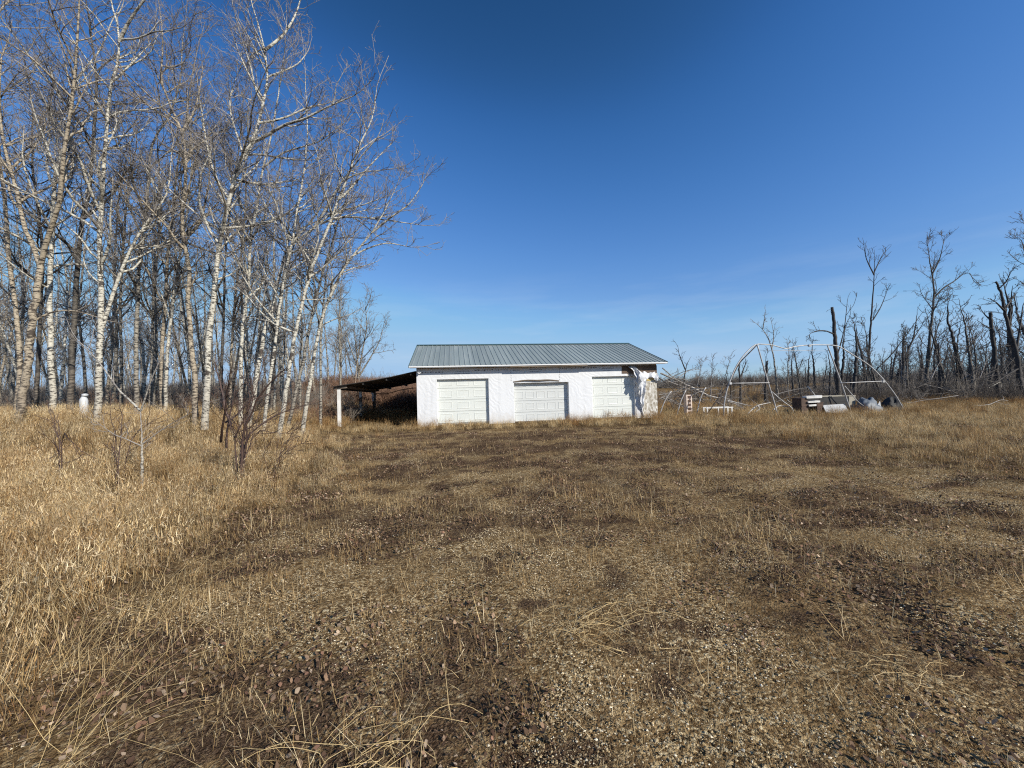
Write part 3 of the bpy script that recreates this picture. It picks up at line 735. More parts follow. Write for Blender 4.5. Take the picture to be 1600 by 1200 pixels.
HERO = [
 # name, path, Y, lean, width px, H, mat, limbs[(path, width px)], label, kwargs
 ('poplar_tree', [(27,628),(31,560),(24,480),(14,400),(5,300),(-4,220)], 12.5, .05, 12, 17, M_TAN, [], 'tan-barked poplar trunk leaning out at the outer end of the grove', {}),
 ('poplar_tree', [(33,630),(42,580),(50,500),(60,440),(63,412)], 11, .03, 18, 4.9, M_TAN, [([(62,416),(52,385),(36,350),(27,300),(10,242),(0,180),(2,90),(14,60)], 11), ([(63,416),(74,372),(86,338),(96,300),(97,262),(104,210),(112,165),(118,100),(122,40),(126,-40)], 12), ([(56,500),(75,490),(100,485),(130,489),(165,500)],5)], 'stout poplar that forks into a wide dark Y low on the trunk', {'n1': 3, 't0': .6, 'limb_parts': 2, 'dens': .8, 'tip': .72}),
 ('poplar_tree', [(82,632),(80,560),(77,480),(80,410),(82,350),(88,270)], 12.2, .04, 13.5, 16.5, M_ASPEN, [], 'pale banded poplar standing straight behind the dark forked one', {}),
 ('poplar_tree', [(110,634),(113,540),(119,450),(123,395),(131,330),(139,300),(146,230)], 13, .04, 13, 16, M_DARK, [], 'black-stemmed poplar with a charred looking lower trunk', {}),
 ('birch_tree', [(153,632),(155,560),(157,500),(157,430),(155,370),(159,310),(163,248),(169,175),(176,125),(187,64),(180,25),(172,0),(168,-40)], 12, .02, 14, 15.6, M_ASPEN, [([(187,64),(198,40),(212,18),(226,-2),(240,-30)], 8), ([(160,512),(178,455),(200,398),(222,358),(243,330),(262,300),(268,240)], 9), ([(189,62),(215,60),(240,50),(262,48),(287,42)], 4.5), ([(175,128),(200,105),(222,82),(240,62)], 5)], 'bright white birch with black bands, twin tops and an arched side stem', {'dens': 1.0}),
 ('poplar_tree', [(213,622),(213,540),(216,470),(217,410),(225,350),(231,300),(233,262),(240,218),(256,196),(268,175),(282,120),(286,60)], 14, .03, 9.5, 17, M_GREY, [([(225,352),(260,330),(300,322),(350,330)], 3.5)], 'slim grey poplar rising alone between the white birch and the paired stems', {}),
 ('poplar_tree', [(253,624),(252,560),(258,480),(262,400),(270,340),(276,270),(290,190),(300,120)], 14.5, .03, 8.5, 15.5, M_TAN, [], 'slender poplar of a close pair, the straighter stem', {}),
 ('poplar_tree', [(259,624),(262,545),(272,462),(281,400),(292,330),(300,260)], 14.2, .02, 7.5, 13, M_ASPEN, [], 'slender poplar of a close pair, the paler leaning stem', {}),
 ('poplar_tree', [(304,632),(303,570),(297,520),(293,470),(296,420),(286,370),(287,310),(291,262),(284,204),(268,170),(252,120)], 13, .03, 11, 15.5, M_TAN, [([(290,378),(320,390),(350,396),(395,380)], 4.5), ([(284,206),(300,180),(310,150),(316,110)], 5)], 'tan poplar with a scorched foot and bent brown mid stem', {}),
 ('birch_tree', [(322,632),(325,580),(327,520),(335,450),(340,400),(350,345),(367,277),(383,239),(400,204),(411,160),(417,125),(413,76),(404,40),(392,0)], 12.5, .02, 13, 15.8, M_ASPEN, [([(414,78),(430,66),(446,50),(462,22),(472,-10)], 6), ([(396,222),(420,210),(445,195),(475,186),(510,168),(552,150)], 6.5), ([(404,192),(430,188),(455,180),(480,168),(510,162)], 5), ([(366,280),(380,265),(395,258)], 4), ([(419,120),(440,112),(465,100),(480,82)], 4)], 'tall gleaming birch with a bare curving trunk and long side limbs', {}),
 ('birch_tree', [(376,625),(377,560),(380,505),(387,447),(393,359),(398,340),(411,262),(423,216),(432,160),(440,110)], 13.4, .02, 8, 15.5, M_ASPEN, [([(411,262),(440,240),(470,230),(500,220),(540,190)], 4)], 'thin speckled birch just behind the gleaming curved birch', {}),
 ('birch_tree', [(398,610),(404,570),(411,534),(418,500),(428,465),(446,397),(463,377),(490,356),(522,333),(560,322),(600,308),(640,290)], 13.5, .03, 9.5, 8.0, M_ASPEN, [([(500,350),(530,340),(570,340),(610,345),(660,352)], 4.5), ([(490,357),(510,325),(530,290),(560,250),(590,215)], 5.5), ([(446,400),(470,390),(500,395),(540,410)], 4)], 'white birch whose trunk arches over sideways towards the shed', {'t0': .4, 'n1': 24, 'L1': .25, 'up1': .14}),
 ('birch_tree', [(416,638),(421,600),(428,549),(434,500),(439,470),(446,425),(456,380),(466,320),(476,262),(480,200)], 13, .02, 7, 14, M_ASPEN, [([(456,380),(480,352),(500,325),(520,270),(528,230)], 4)], 'smooth pale birch with a kinked lower trunk at the grove front', {}),
 ('birch_tree', [(443,638),(449,600),(454,563),(461,520),(466,499),(481,441),(498,391),(515,350),(530,310),(548,262),(560,230)], 12.6, .02, 8.5, 12.5, M_ASPEN, [([(530,312),(552,290),(575,262),(600,236)], 4.5)], 'clean white birch leaning gently, third stem from the open grove edge', {}),
 ('birch_tree', [(460,625),(468,590),(475,557),(482,520),(488,490),(504,426),(517,388),(530,340),(545,300)], 14, .02, 6.5, 12, M_GREY, [], 'greyish birch tucked between two white leaning birches', {}),
 ('birch_tree', [(479,634),(486,590),(492,549),(500,510),(510,476),(530,432),(551,400),(580,365),(596,338),(615,300)], 13.6, .02, 8, 9.5, M_ASPEN, [([(551,400),(575,388),(605,380),(640,386)], 3.6), ([(582,363),(610,340),(640,318),(662,285)], 4), ([(500,510),(520,500),(545,492)], 3)], 'outermost white birch of the grove edge, slanting over open sky', {'t0': .35, 'L1': .25}),
 ('poplar_tree', [(501,621),(501,570),(502,520),(506,470),(511,420),(516,370)], 15.5, .02, 5.5, 10.5, M_GREY, [], 'narrow straight poplar just beyond the slanting edge birch', {}),
 ('poplar_tree', [(533,606),(533,560),(532,505),(529,460)], 27, .02, 4, 8.6, M_GREY, [], 'small grey poplar past the lean-to roof with bare forked crown', {'rmin': .009}),
 ('willow_tree', [(561,600),(558,560),(554,520),(552,490)], 27, 0, 5, 6.2, M_GREY, [([(560,590),(566,550),(573,510),(570,472)], 3.5), ([(561,588),(578,560),(592,535),(598,515)], 3.5), ([(560,575),(548,545),(540,515)], 3)], 'many-stemmed grey willow fanning out above the lean-to', {'rmin': .009, 'ang1': (20, 45), 'up1': .2}),
 ('poplar_tree', [(345,628),(347,560),(350,480),(352,400),(360,320),(372,240),(380,160)], 15, .02, 6, 15, M_DARK, [], 'dark thin poplar seen between the two tallest birches', {}),
 ('poplar_tree', [(235,620),(238,540),(240,460),(247,380),(250,300),(246,220)], 16, .02, 6.5, 15, M_GREY, [], 'grey poplar standing back in the gap beside the close pair', {}),
 ('poplar_tree', [(57,632),(60,560),(64,470),(66,400),(60,330)], 14, .02, 10, 15, M_DARK, [], 'dark poplar half hidden behind the Y-forked poplar', {}),
 ('poplar_tree', [(189,626),(190,560),(188,480),(192,400),(198,320),(204,240)], 17, .02, 7, 15, M_GREY, [([(190,480),(215,440),(230,420)],3)], 'slim grey poplar behind the arched side stem of the bright birch', {}),
 ('poplar_tree', [(360,624),(362,540),(368,460),(380,370),(384,300),(380,220)], 16, .02, 6, 15, M_TAN, [], 'tan stem leaning slightly behind the gleaming curved birch', {}),
 ('poplar_tree', [(425,618),(430,550),(437,470),(448,400),(452,330),(458,270)], 16, .02, 6, 13, M_DARK, [], 'dark-barked poplar behind the kinked pale birch', {}),
]
for i, (nm, path, Y, lean, wpx, H, mat, limbs, label, kw) in enumerate(HERO):
    lm = [([at(x, y, Y+lean*4+(.12*k if (j+i) % 2 else -.12*k)) for k, (x, y) in enumerate(lp)], rad(lw, Y, lp[0][0])) for j, (lp, lw) in enumerate(limbs)]
    k = dict(n1=30, t0=.26, L1=.245, dens=1.1); k.update(kw)
    grow(nm, trace(path, Y, lean), rad(wpx, Y, path[0][0]), H, mat, label, 'tree', 100+i, lm, **k)

# trees beyond the grove: a few kinds copied
def kinds(n, mat_list, seed, **kw):
    out = []
    for i in range(n):
        rng = np.random.default_rng(seed+i); H = rng.uniform(*kw['H'])
        p = [np.zeros(3)]; d = np.array([rng.normal()*.06, rng.normal()*.06, 1.])
        for k in range(5):
            d = nrm(d+rng.normal(size=3)*.05); p.append(p[-1]+d*H*.15)
        out.append((p, H, mat_list[i % len(mat_list)], kw['r']*rng.uniform(.8, 1.25), seed+i))
    return out
def make_kind(spec, name, label, group, **kw):
    p, H, m, r, sd = spec
    return grow(name, p, r, H, m, label, 'tree', sd, group=group, limb_parts=0, **kw)
back = [(-15,'pale thin aspen in the crowded wood behind the white birches', M_ASPEN), (0, 'grey thin aspen in the crowded wood behind the white birches', M_GREY), (0, 'brown thin poplar in the crowded wood behind the white birches', M_TAN)]
ORD = 'first second third fourth fifth sixth seventh eighth ninth tenth eleventh twelfth thirteenth fourteenth fifteenth sixteenth seventeenth eighteenth nineteenth twentieth'.split()
def rank_labels(items, marks, tail):
    """items (object, kind words, pixel x): label each by its place after the landmark before it"""
    seen = {}
    for o, k, px in sorted(items, key=lambda q: q[2]):
        mk = [m for x, m in marks if x <= px][-1]; n = seen.get((k, mk), 0); seen[(k, mk)] = n+1
        o['label'] = f'{ORD[min(n, 19)]} {k} {tail} past {mk}'
LEFT = []
for j, (_, lab, m) in enumerate(back):
    for i in range(2):
        sp = kinds(1, [m], 500+10*j+i, H=(10, 13), r=.085)[0]
        LEFT.append((make_kind(sp, 'aspen_tree', lab, 'thin trees in the wood behind the birches', n1=30, t0=.18, L1=.17, dens=.8, rmin=.009), lab))
rng = np.random.default_rng(42); spots = []; tries = 0
while len(spots) < 165 and tries < 9000:
    tries += 1
    Y = 17+33*rng.random()**1.3; px = rng.uniform(-90, 560) if Y > 24 else rng.uniform(-60, 480)
    q = at(px, 600, Y); x, y = q[0], Y
    if x > -8.6-.12*(Y-17): continue
    if all((x-a)**2+(y-b)**2 > (.55+.02*Y)**2 for a, b in spots): spots.append((x, y))
items = []
for i, (x, y) in enumerate(spots):
    t, lab = LEFT[i % len(LEFT)]
    o = t if i < len(LEFT) else copy_tree(t, (0, 0, 0))
    o.location = (x, y, gz(x, y)-.1); o.rotation_euler = (0, 0, rng.uniform(0, 6.28)); s = rng.uniform(.7, 1.08)*(1 if y < 30 else .9)*(.8 if x > -12 else 1); o.scale = (s, s, s)
    items.append((o, lab.split(' in the')[0], 800+601*x/y))
rank_labels(items, [(-9999, 'the grove end'), (42, 'the Y-forked poplar'), (155, 'the bright twin-topped birch'), (213, 'the lone slim grey poplar'), (256, 'the close poplar pair'), (302, 'the scorched-foot poplar'), (325, 'the tall gleaming birch'), (376, 'the thin speckled birch'), (443, 'the gently leaning clean birch'), (480, 'the outermost slanting birch')], 'in the wood')

# storm-damaged trees on the far side of the yard
RIGHT = [
 ('aspen_tree', [(1446,622),(1449,570),(1455,505),(1459,465),(1457,430),(1451,395),(1448,370)], 31, .02, 6.5, 12.6, M_DARK, [([(1459,466),(1474,450),(1490,440),(1512,425),(1522,440)], 3.2), ([(1449,580),(1456,545),(1464,515),(1475,490)], 3), ([(1456,430),(1468,405),(1474,380)], 2.6)], 'tallest bare aspen with a feathery top beyond the tube frame', {'n1': 26, 't0': .5, 'L1': .2, 'rmin': .011}),
 ('poplar_tree', [(1354,632),(1357,560),(1361,505),(1364,460),(1366,425),(1366,390)], 29, .02, 5, 11.3, M_SCORCH, [([(1364,500),(1376,480),(1386,455)], 2.2), ([(1366,430),(1354,405),(1350,385)], 2.2), ([(1366,425),(1378,400),(1384,393)], 2)], 'thin black dead poplar with a sparse whip-like top', {'n1': 8, 't0': .45, 'L1': .14, 'dens': .35, 'limb_parts': 3, 'rmin': .011}),
 ('dead_tree', [(1410,618),(1411,580),(1416,556),(1426,530),(1431,505),(1434,482)], 27, .02, 6, 6, M_SCORCH, [([(1412,575),(1411,545),(1413,520)], 4), ([(1427,530),(1438,512)], 2.2)], 'black forked dead tree leaning beside the tube frame leg', {'n1': 7, 't0': .5, 'L1': .13, 'dens': .3, 'limb_parts': 3, 'rmin': .011}),
 ('dead_tree', [(1347,604),(1372,575),(1396,550),(1420,518),(1440,490),(1456,470)], 30, .04, 3, 6.5, M_SCORCH, [], 'long thin dead stem slanting across to the tallest aspen', {'n1': 5, 't0': .5, 'L1': .12, 'dens': .3, 'limb_parts': 2, 'rmin': .010}),
 ('snag', [(1311,628),(1308,575),(1305,535),(1303,505),(1300,480)], 24, .02, 8, 5.7, M_SCORCH, [([(1303,522),(1290,517),(1277,517),(1268,520)], 2.6), ([(1307,560),(1318,520),(1322,490),(1324,470)], 2.4)], 'thick black snag with one crooked arm standing behind the tube frame', {'n1': 6, 't0': .5, 'L1': .13, 'dens': .4, 'limb_parts': 3, 'tip': .5, 'rmin': .011}),
 ('snag', [(1558,598),(1555,560),(1551,525),(1547,488)], 24, .02, 8.5, 4.6, M_SCORCH, [([(1548,500),(1540,493)], 3), ([(1550,515),(1538,508)], 2.6)], 'broken-topped black snag with short stubs', {'n1': 3, 't0': .6, 'L1': .1, 'dens': .2, 'limb_parts': 2, 'tip': .6, 'rmin': .011}),
 ('snag', [(1593,585),(1588,550),(1577,515),(1570,485),(1564,458),(1556,440)], 23, .02, 9, 6.6, M_SCORCH, [([(1570,486),(1560,476),(1556,472)], 4), ([(1572,480),(1580,468)], 4), ([(1562,450),(1572,440),(1578,428)], 2.5), ([(1588,548),(1594,510),(1598,480)], 5)], 'heavy black snag with several broken arms near the yard end', {'n1': 3, 't0': .7, 'L1': .1, 'dens': .2, 'limb_parts': 2, 'tip': .35, 'rmin': .011}),
 ('aspen_tree', [(1622,620),(1620,560),(1618,480),(1612,420)], 26, .0, 6, 12.5, M_DARK, [([(1612,430),(1602,395),(1594,372),(1586,374)], 3)], 'bare aspen at the yard end, only its crown tips showing', {'n1': 20, 't0': .5, 'L1': .2, 'rmin': .011}),
 ('snag', [(1469,625),(1468,590),(1467,560),(1467,536)], 27, 0, 5, 3.9, M_SCORCH, [], 'short pointed snag with a dark knob in front of the thicket', {'n1': 3, 't0': .6, 'L1': .1, 'dens': .3, 'limb_parts': 0, 'tip': .3, 'rmin': .011}),
 ('dead_tree', [(1214,605),(1211,575),(1206,545),(1197,522),(1186,509),(1172,498)], 28, .02, 3.6, 5, M_GREY, [([(1206,545),(1209,525),(1207,510)], 1.8), ([(1192,514),(1194,500)], 1.6)], 'thin dead tree bowed into a hook above the tube frame', {'n1': 8, 't0': .55, 'L1': .14, 'dens': .5, 'limb_parts': 2, 'rmin': .010}),
 ('snag', [(1069,606),(1070,585),(1073,570),(1080,557)], 27, 0, 3.4, 2.7, M_SCORCH, [([(1071,578),(1066,566),(1061,553)], 2)], 'small black two-armed snag above the branch heap', {'n1': 2, 't0': .6, 'L1': .1, 'dens': .3, 'limb_parts': 0, 'rmin': .010}),
 ('snag', [(1157,622),(1157,600),(1155,580),(1155,568)], 25, 0, 3.6, 2.5, M_SCORCH, [([(1157,592),(1160,582),(1163,573)], 3)], 'black U-shaped snag inside the tube frame', {'n1': 1, 't0': .6, 'L1': .1, 'dens': .2, 'limb_parts': 0, 'tip': .5, 'rmin': .010}),
 ('snag', [(1196,612),(1197,590),(1198,575),(1199,564)], 26, 0, 4, 2.4, M_SCORCH, [], 'plain black stub just past the first slanting brace of the frame', {'n1': 1, 't0': .6, 'L1': .08, 'dens': .2, 'limb_parts': 0, 'tip': .6, 'rmin': .010}),
 ('sapling', [(1089,607),(1093,585),(1097,570),(1103,558)], 30, 0, 1.8, 3.4, M_DEADGREY, [], 'wispy pale sapling over the branch heap, the more slanted one', {'n1': 16, 't0': .45, 'L1': .3, 'rmin': .009, 'limb_parts': 0}),
 ('sapling', [(1111,606),(1112,585),(1113,566),(1112,552)], 31, 0, 1.8, 3.2, M_DEADGREY, [], 'wispy pale sapling over the branch heap, the upright one', {'n1': 16, 't0': .45, 'L1': .3, 'rmin': .009, 'limb_parts': 0}),
 ('sapling', [(1128,606),(1134,585),(1140,565),(1144,550)], 29, 0, 2.2, 3.6, M_GREY, [], 'grey sapling leaning beside the first hoop of the frame', {'n1': 12, 't0': .35, 'L1': .28, 'rmin': .009, 'limb_parts': 0}),
 ('sapling', [(1232,612),(1231,580),(1232,550),(1230,530)], 33, 0, 2.2, 5.6, M_GREY, [], 'wispy grey tree under the sagging ridge tube', {'n1': 20, 't0': .4, 'L1': .2, 'rmin': .011, 'limb_parts': 0}),
 ('dead_tree', [(1497,612),(1500,575),(1508,550),(1517,532),(1522,515)], 28, .02, 2.6, 5.2, M_DEADGREY, [([(1500,575),(1512,548),(1530,525)], 1.8)], 'grey bent dead tree reaching up from the thicket', {'n1': 9, 't0': .4, 'L1': .2, 'dens': .6, 'rmin': .010, 'limb_parts': 2}),
]
for i, (nm, path, Y, lean, wpx, H, mat, limbs, label, kw) in enumerate(RIGHT):
    lm = [([at(x, y, Y+lean*3+(.15*k if (j+i) % 2 else -.15*k)) for k, (x, y) in enumerate(lp)], rad(lw*1.25, Y, lp[0][0])) for j, (lp, lw) in enumerate(limbs)]
    grow(nm, trace(path, Y, lean), rad(wpx*1.3, Y, path[0][0]), H, mat, label, 'tree', 300+i, lm, **kw)

DEAD = []
for j, (nm, lab, m, Hr, r, d, t0, n1) in enumerate([
    ('dead_sapling', 'thin blackened dead sapling in the thicket past the yard', M_SCORCH, (3.5, 4.6), .05, .5, .3, 12),
    ('dead_sapling', 'grey twiggy dead sapling in the thicket past the yard', M_DEADGREY, (3.5, 5), .045, .9, .25, 18),
    ('dead_sapling', 'dark twiggy dead sapling in the thicket past the yard', M_DARK, (4, 5.4), .05, .9, .25, 18),
    ('dead_tree', 'tall broken dead tree in the thicket past the yard', M_SCORCH, (6, 8), .13, .6, .3, 14),
    ('dead_tree', 'tall twiggy dead tree in the thicket past the yard', M_DARK, (5.5, 7.5), .09, .8, .25, 20),
    ('snag', 'bare black stump pole in the thicket past the yard', M_SCORCH, (2.6, 3.4), .08, .3, .5, 3)]):
    for i in range(2):
        sp = kinds(1, [m], 700+10*j+i, H=Hr, r=r)[0]
        DEAD.append(make_kind(sp, nm, lab, 'dead trees in the thicket past the yard', n1=n1, t0=t0, L1=.24, dens=d, rmin=.011, tip=.5 if nm == 'snag' else .05)); DEAD[-1]['label_kind'] = lab.split(' in the')[0]
rng = np.random.default_rng(77); spots = []; tries = 0
while len(spots) < 265 and tries < 9000:
    tries += 1
    Y = 24+36*rng.random()**1.2; px = 1035+620*rng.random()**.62
    if px < 1190 and Y < 42 and rng.random() < .6: continue
    if px > 1200 and rng.random() < .15 and px < 1280: continue
    q = at(px, 600, Y)
    if all((q[0]-a)**2+(Y-b)**2 > 1.0 for a, b in spots): spots.append((q[0], Y))
items = []
for i, (x, y) in enumerate(spots):
    t = DEAD[i % len(DEAD)]
    o = t if i < len(DEAD) else copy_tree(t, (0, 0, 0))
    px_ = 800+601*x/y
    s = rng.uniform(.5, .95)*np.interp(px_, [1040, 1200, 1350, 1500], [.5, .75, 1.1, 1.5])
    o.location = (x, y, gz(x, y)-.08); o.rotation_euler = (rng.normal()*.08, rng.normal()*.08, rng.uniform(0, 6.28)); o.scale = (s, s, s)
    items.append((o, t['label_kind'], px_))
rank_labels(items, [(-9999, 'the shed corner'), (1069, 'the two-armed snag'), (1131, 'the first hoop of the tube frame'), (1214, 'the hooked dead tree'), (1311, 'the crooked-armed snag'), (1354, 'the whip-topped dead poplar'), (1410, 'the forked black tree'), (1449, 'the tallest feathery aspen'), (1497, 'the grey bent dead tree'), (1558, 'the broken-topped snag')], 'in the thicket')

# fallen trunks and the branch heap
def branch(name, px, Y, w, mat, parent=None, lean=0.0, twigs=0, seed=0, base=None, drop=False):
    p = [at(x, y, Y+lean*k) for k, (x, y) in enumerate(px)]
    q = resample(p, 12)
    if base is not None: q = q-base
    r = rad(w, Y, px[0][0])*(1-.6*np.linspace(0, 1, 12))
    g = [(q[None], r[None], 7)]
    if twigs:
        rg = np.random.default_rng(seed)
        P, R, _ = spawn(q[None], r[None], [twigs], .2, 1, lambda tt, pl, h: pl*.3*h.uniform(.4, 1, len(tt)), (25, 70), 5, .05, .2, .012, .008, rg)
        g.append((P, R, 4))
    return tubes(name, g, mat, parent)
def one_piece(name, label, cat, *a, group=None, **k):
    o = branch(name, *a, **k); return tag(o, label, cat, group)
one_piece('fallen_log', 'black toppled trunk slanting down from the heavy snag', 'log', [(1603,570),(1580,582),(1556,597),(1535,606),(1515,612)], 23, 5.5, M_SCORCH)
one_piece('fallen_log', 'short black trunk propped against the broken-topped snag', 'log', [(1594,545),(1580,565),(1562,585)], 23.5, 4, M_SCORCH)
one_piece('fallen_branch', 'long pale branch lying level in front of the thicket', 'branch', [(1497,618),(1470,622),(1445,625),(1418,629),(1402,620)], 20.5, 1.8, M_DEADGREY, twigs=5, seed=4)
one_piece('fallen_branch', 'pale crooked stick on the grass near the yard end', 'branch', [(1523,634),(1545,632),(1563,625),(1575,626)], 18.5, 1.8, M_BLEACH, twigs=4, seed=5)
one_piece('birch_stump_limb', 'short white bent limb hanging below the toppled black trunk', 'branch', [(1545,606),(1560,598),(1564,597),(1564,610),(1566,624)], 23, 2.6, M_ASPEN)
heap = thing('branch_heap', 'tangled heap of grey fallen branches beside the torn shed corner', 'brush heap', (*at(1070, 640, 20.5)[:2], 0))
hb = np.array([*at(1070, 640, 20.5)[:2], 0])
rg = np.random.default_rng(12)
HEAP = [([(1032,583),(1052,592),(1070,600),(1090,612),(1110,620)], 3.2, M_DEADGREY), ([(1064,597),(1075,602),(1090,609),(1108,618),(1125,622)], 3, M_BLEACH), ([(1030,617),(1042,615),(1060,610),(1076,601)], 2.6, M_DEADGREY),
        ([(1029,590),(1040,598),(1055,612),(1066,625)], 2, M_DARK), ([(1035,575),(1050,588),(1062,596),(1078,606)], 2, M_GREY), ([(1058,594),(1078,605),(1088,615),(1096,628)], 3.2, M_DARK),
        ([(1030,606),(1052,606),(1075,610),(1096,618)], 2.2, M_SCORCH), ([(1070,603),(1082,612),(1092,622),(1100,630)], 2.6, M_SCORCH), ([(1137,626),(1155,630),(1172,634)], 2.2, M_BLEACH), ([(1104,606),(1130,602),(1137,601)], 2, M_DARK)]
for i in range(46):
    x0 = rg.uniform(1028, 1085) if i < 32 else rg.uniform(1110, 1230); y0 = rg.uniform(588, 626) if i < 32 else rg.uniform(612, 630)
    a = rg.uniform(-.5, .75); L_ = rg.uniform(25, 62)
    HEAP.append(([(x0, y0), (x0+L_*.5*math.cos(a), y0+L_*.5*math.sin(a)+rg.uniform(-4, 1)), (x0+L_*math.cos(a), min(640, y0+L_*math.sin(a)))], rg.uniform(1.0, 2.0), [M_GREY, M_DARK, M_DEADGREY, M_DEADGREY][i % 4]))
for i, (p, w, m) in enumerate(HEAP):
    o = branch('branch', p, 20.5+rg.uniform(-.8, 1.6), w, m, heap, rg.uniform(-.25, .25), 6, 50+i, hb)
h2 = thing('branch_heap', 'dark tangle of toppled stems and branches under the heavy snag', 'brush heap', (*at(1520, 630, 23)[:2], 0))
hb2 = np.array([*at(1520, 630, 23)[:2], 0])
for i in range(44):
    x0 = rg.uniform(1400, 1600); y0 = rg.uniform(590, 626); a = rg.choice([rg.uniform(-.6, .3), rg.uniform(-1.6, -.9)]); L_ = rg.uniform(25, 75)
    p = [(x0, y0), (x0+L_*.5*math.cos(a), y0+L_*.5*math.sin(a)+rg.uniform(-5, 2)), (x0+L_*math.cos(a), min(634, y0+L_*math.sin(a)))]
    branch('branch', p, 23+rg.uniform(-1, 4), rg.uniform(1.2, 2.6), [M_SCORCH, M_DARK, M_DEADGREY, M_SCORCH][i % 4], h2, rg.uniform(-.3, .3), 6, 150+i, hb2)
ft = thing('fallen_birch', 'bleached white fallen birch limb lying across the grass inside the tube frame', 'fallen tree', (*at(1190, 640, 19)[:2], 0))
fb = np.array([*at(1190, 640, 19)[:2], 0])
branch('trunk', [(1168,647),(1176,639),(1183,634),(1194,631),(1204,629)], 19, 2.6, M_BLEACH, ft, .05, 5, 1, fb)
branch('limb', [(1183,634),(1187,638),(1177,646)], 19, 2.2, M_BLEACH, ft, .05, 2, 2, fb)
branch('limb', [(1209,640),(1217,634),(1226,635),(1238,636),(1247,635),(1249,631)], 19.2, 2.2, M_BLEACH, ft, .05, 3, 3, fb)

# ------------------------------------------------------------------ tube frame and scrap on the yard
def zf(x): return 17.9+(x-1131)/281*1.6
def tube(parent, name, px, w, mat, base, dY=0.0, K=16):
    p = [at(x, y, zf(x)+dY)-base for x, y in px]
    return simple_tube(name, p, rad(w, 18.7, px[0][0])*.92, mat, parent, K if len(px) > 2 else 4, 8)
fbase = np.array([*at(1270, 640, zf(1270))[:2], 0])
fr = thing('tube_frame', 'bare bent white tube frame of a collapsed shelter standing in dry grass', 'shelter frame', fbase)
tube(fr, 'hoop', [(1131,676),(1131,640),(1134,617),(1140,597),(1149,575),(1160,558),(1172,545),(1180,539),(1186,537.5)], 2.6, M_GALV, fbase, K=24)
tube(fr, 'ridge_tube', [(1184,537.5),(1205,539),(1220,543),(1229,545),(1240,542),(1265,539),(1298,539)], 2.2, M_GALV, fbase, K=20)
tube(fr, 'hoop', [(1296,539),(1312,542),(1335,556),(1357,570),(1375,587),(1390,605),(1402,622),(1414,645),(1420,664)], 2.6, M_GALV, fbase, K=24)
tube(fr, 'brace', [(1183,538),(1200,597),(1210,630),(1222,676)], 2.7, M_GALV, fbase, -.06)
tube(fr, 'brace', [(1293,540),(1314,597),(1325,630),(1340,672)], 2.7, M_GALV, fbase, -.06)
tube(fr, 'crossbar', [(1139,599),(1202,598)], 1.7, M_GALV, fbase, -.10)
tube(fr, 'crossbar', [(1313,598.5),(1382,595.5)], 2.0, M_GALV, fbase, -.10)
tube(fr, 'tie_wire', [(1187,547),(1293,548.5)], .8, M_GALV, fbase, .05)
tube(fr, 'dark_hoop', [(1182,540),(1168,554),(1155,568),(1146,585),(1137,602),(1120,626),(1092,664)], 2.3, M_DARKTUBE, fbase, .55, 20)
tube(fr, 'loose_bar', [(1320,603),(1330,615),(1341,628),(1358,640)], 1.8, M_GALV, fbase, -.12)
for x, y in ((1141,599),(1380,596),(1265,540)):
    p = at(x, y, zf(x)-.1)-fbase; r = .05; V = []
    m = MB(); m.box(p[0]-r, p[0]+r, p[1]-r, p[1]+r, p[2]-r, p[2]+r); m.build('clamp', M_GALV, fr)
for px, lab in (([(1086,662),(1089,645),(1093,628),(1098,614),(1103,605)], 'bent grey tube hoop stub beside the pale timber rack'), ([(1056,656),(1060,640),(1065,624),(1072,609)], 'bent grey tube stub between branch heap and timber rack'), ([(1031,648),(1036,633),(1042,621),(1049,611)], 'bent grey tube stub close to the torn shed corner')):
    p = [at(x, y, 19.2) for x, y in px]; tag(simple_tube('bent_tube', p, .024, M_GALV, None, 10, 7), lab, 'metal tube', 'bent hoop stubs by the branch heap')
tag(simple_tube('fallen_tube', [at(x, y, 18.4) for x, y in ((1206,612),(1222,626),(1237,637),(1240,644))], .022, M_GALV, None, 8, 7), 'fallen grey tube slanting down beside the first brace of the frame', 'metal tube')
tag(simple_tube('fallen_tube', [at(x, y, 19.6) for x, y in ((1262,604),(1268,611),(1276,621))], .022, M_GALV, None, 6, 7), 'short pale tube poking up behind the stacked white boards', 'metal tube')
def place(px, py, Y):
    p = at(px, py, Y); return p, (p[0], p[1], gz(p[0], p[1]))
# timber rack
p, loc = place(1075, 640, 19.3)
t = thing('timber_rack', 'tall narrow pale timber rack with five open shelves', 'rack', loc, .25)
for x in (-.13, .13):
    m = MB(); m.box(x-.028, x+.028, -.11, .11, -.05, 1.07); m.build('upright', M_RACK, t)
m = MB(); m.box(-.10, .06, .085, .105, .1, 1.06); m.build('back_panel', M_RACK, t)
for k in range(6):
    m = MB(); m.box(-.10, .10, -.108, .083, .05+k*.195, .095+k*.195); m.build('shelf', M_RACK, t)
# low white bench frame
p, loc = place(1125, 650, 18.7)
t = thing('bench_frame', 'low white timber bench frame standing in tall grass', 'bench', loc, .05)
z = .40
m = MB(); m.box(-.68, .66, -.03, .03, z, z+.05); m.build('top_rail', M_WHITEPOST, t)
m = MB(); m.box(-.66, .64, .3, .35, z, z+.05); m.build('top_rail', M_WHITEPOST, t)
for x, y in ((-.62, 0), (-.08, 0), (.60, 0), (.60, .325), (-.62, .325)):
    if True:
        m = MB(); m.box(x-.03, x+.03, y-.022, y+.022, -.05, z); m.build('leg', M_WHITEPOST, t)
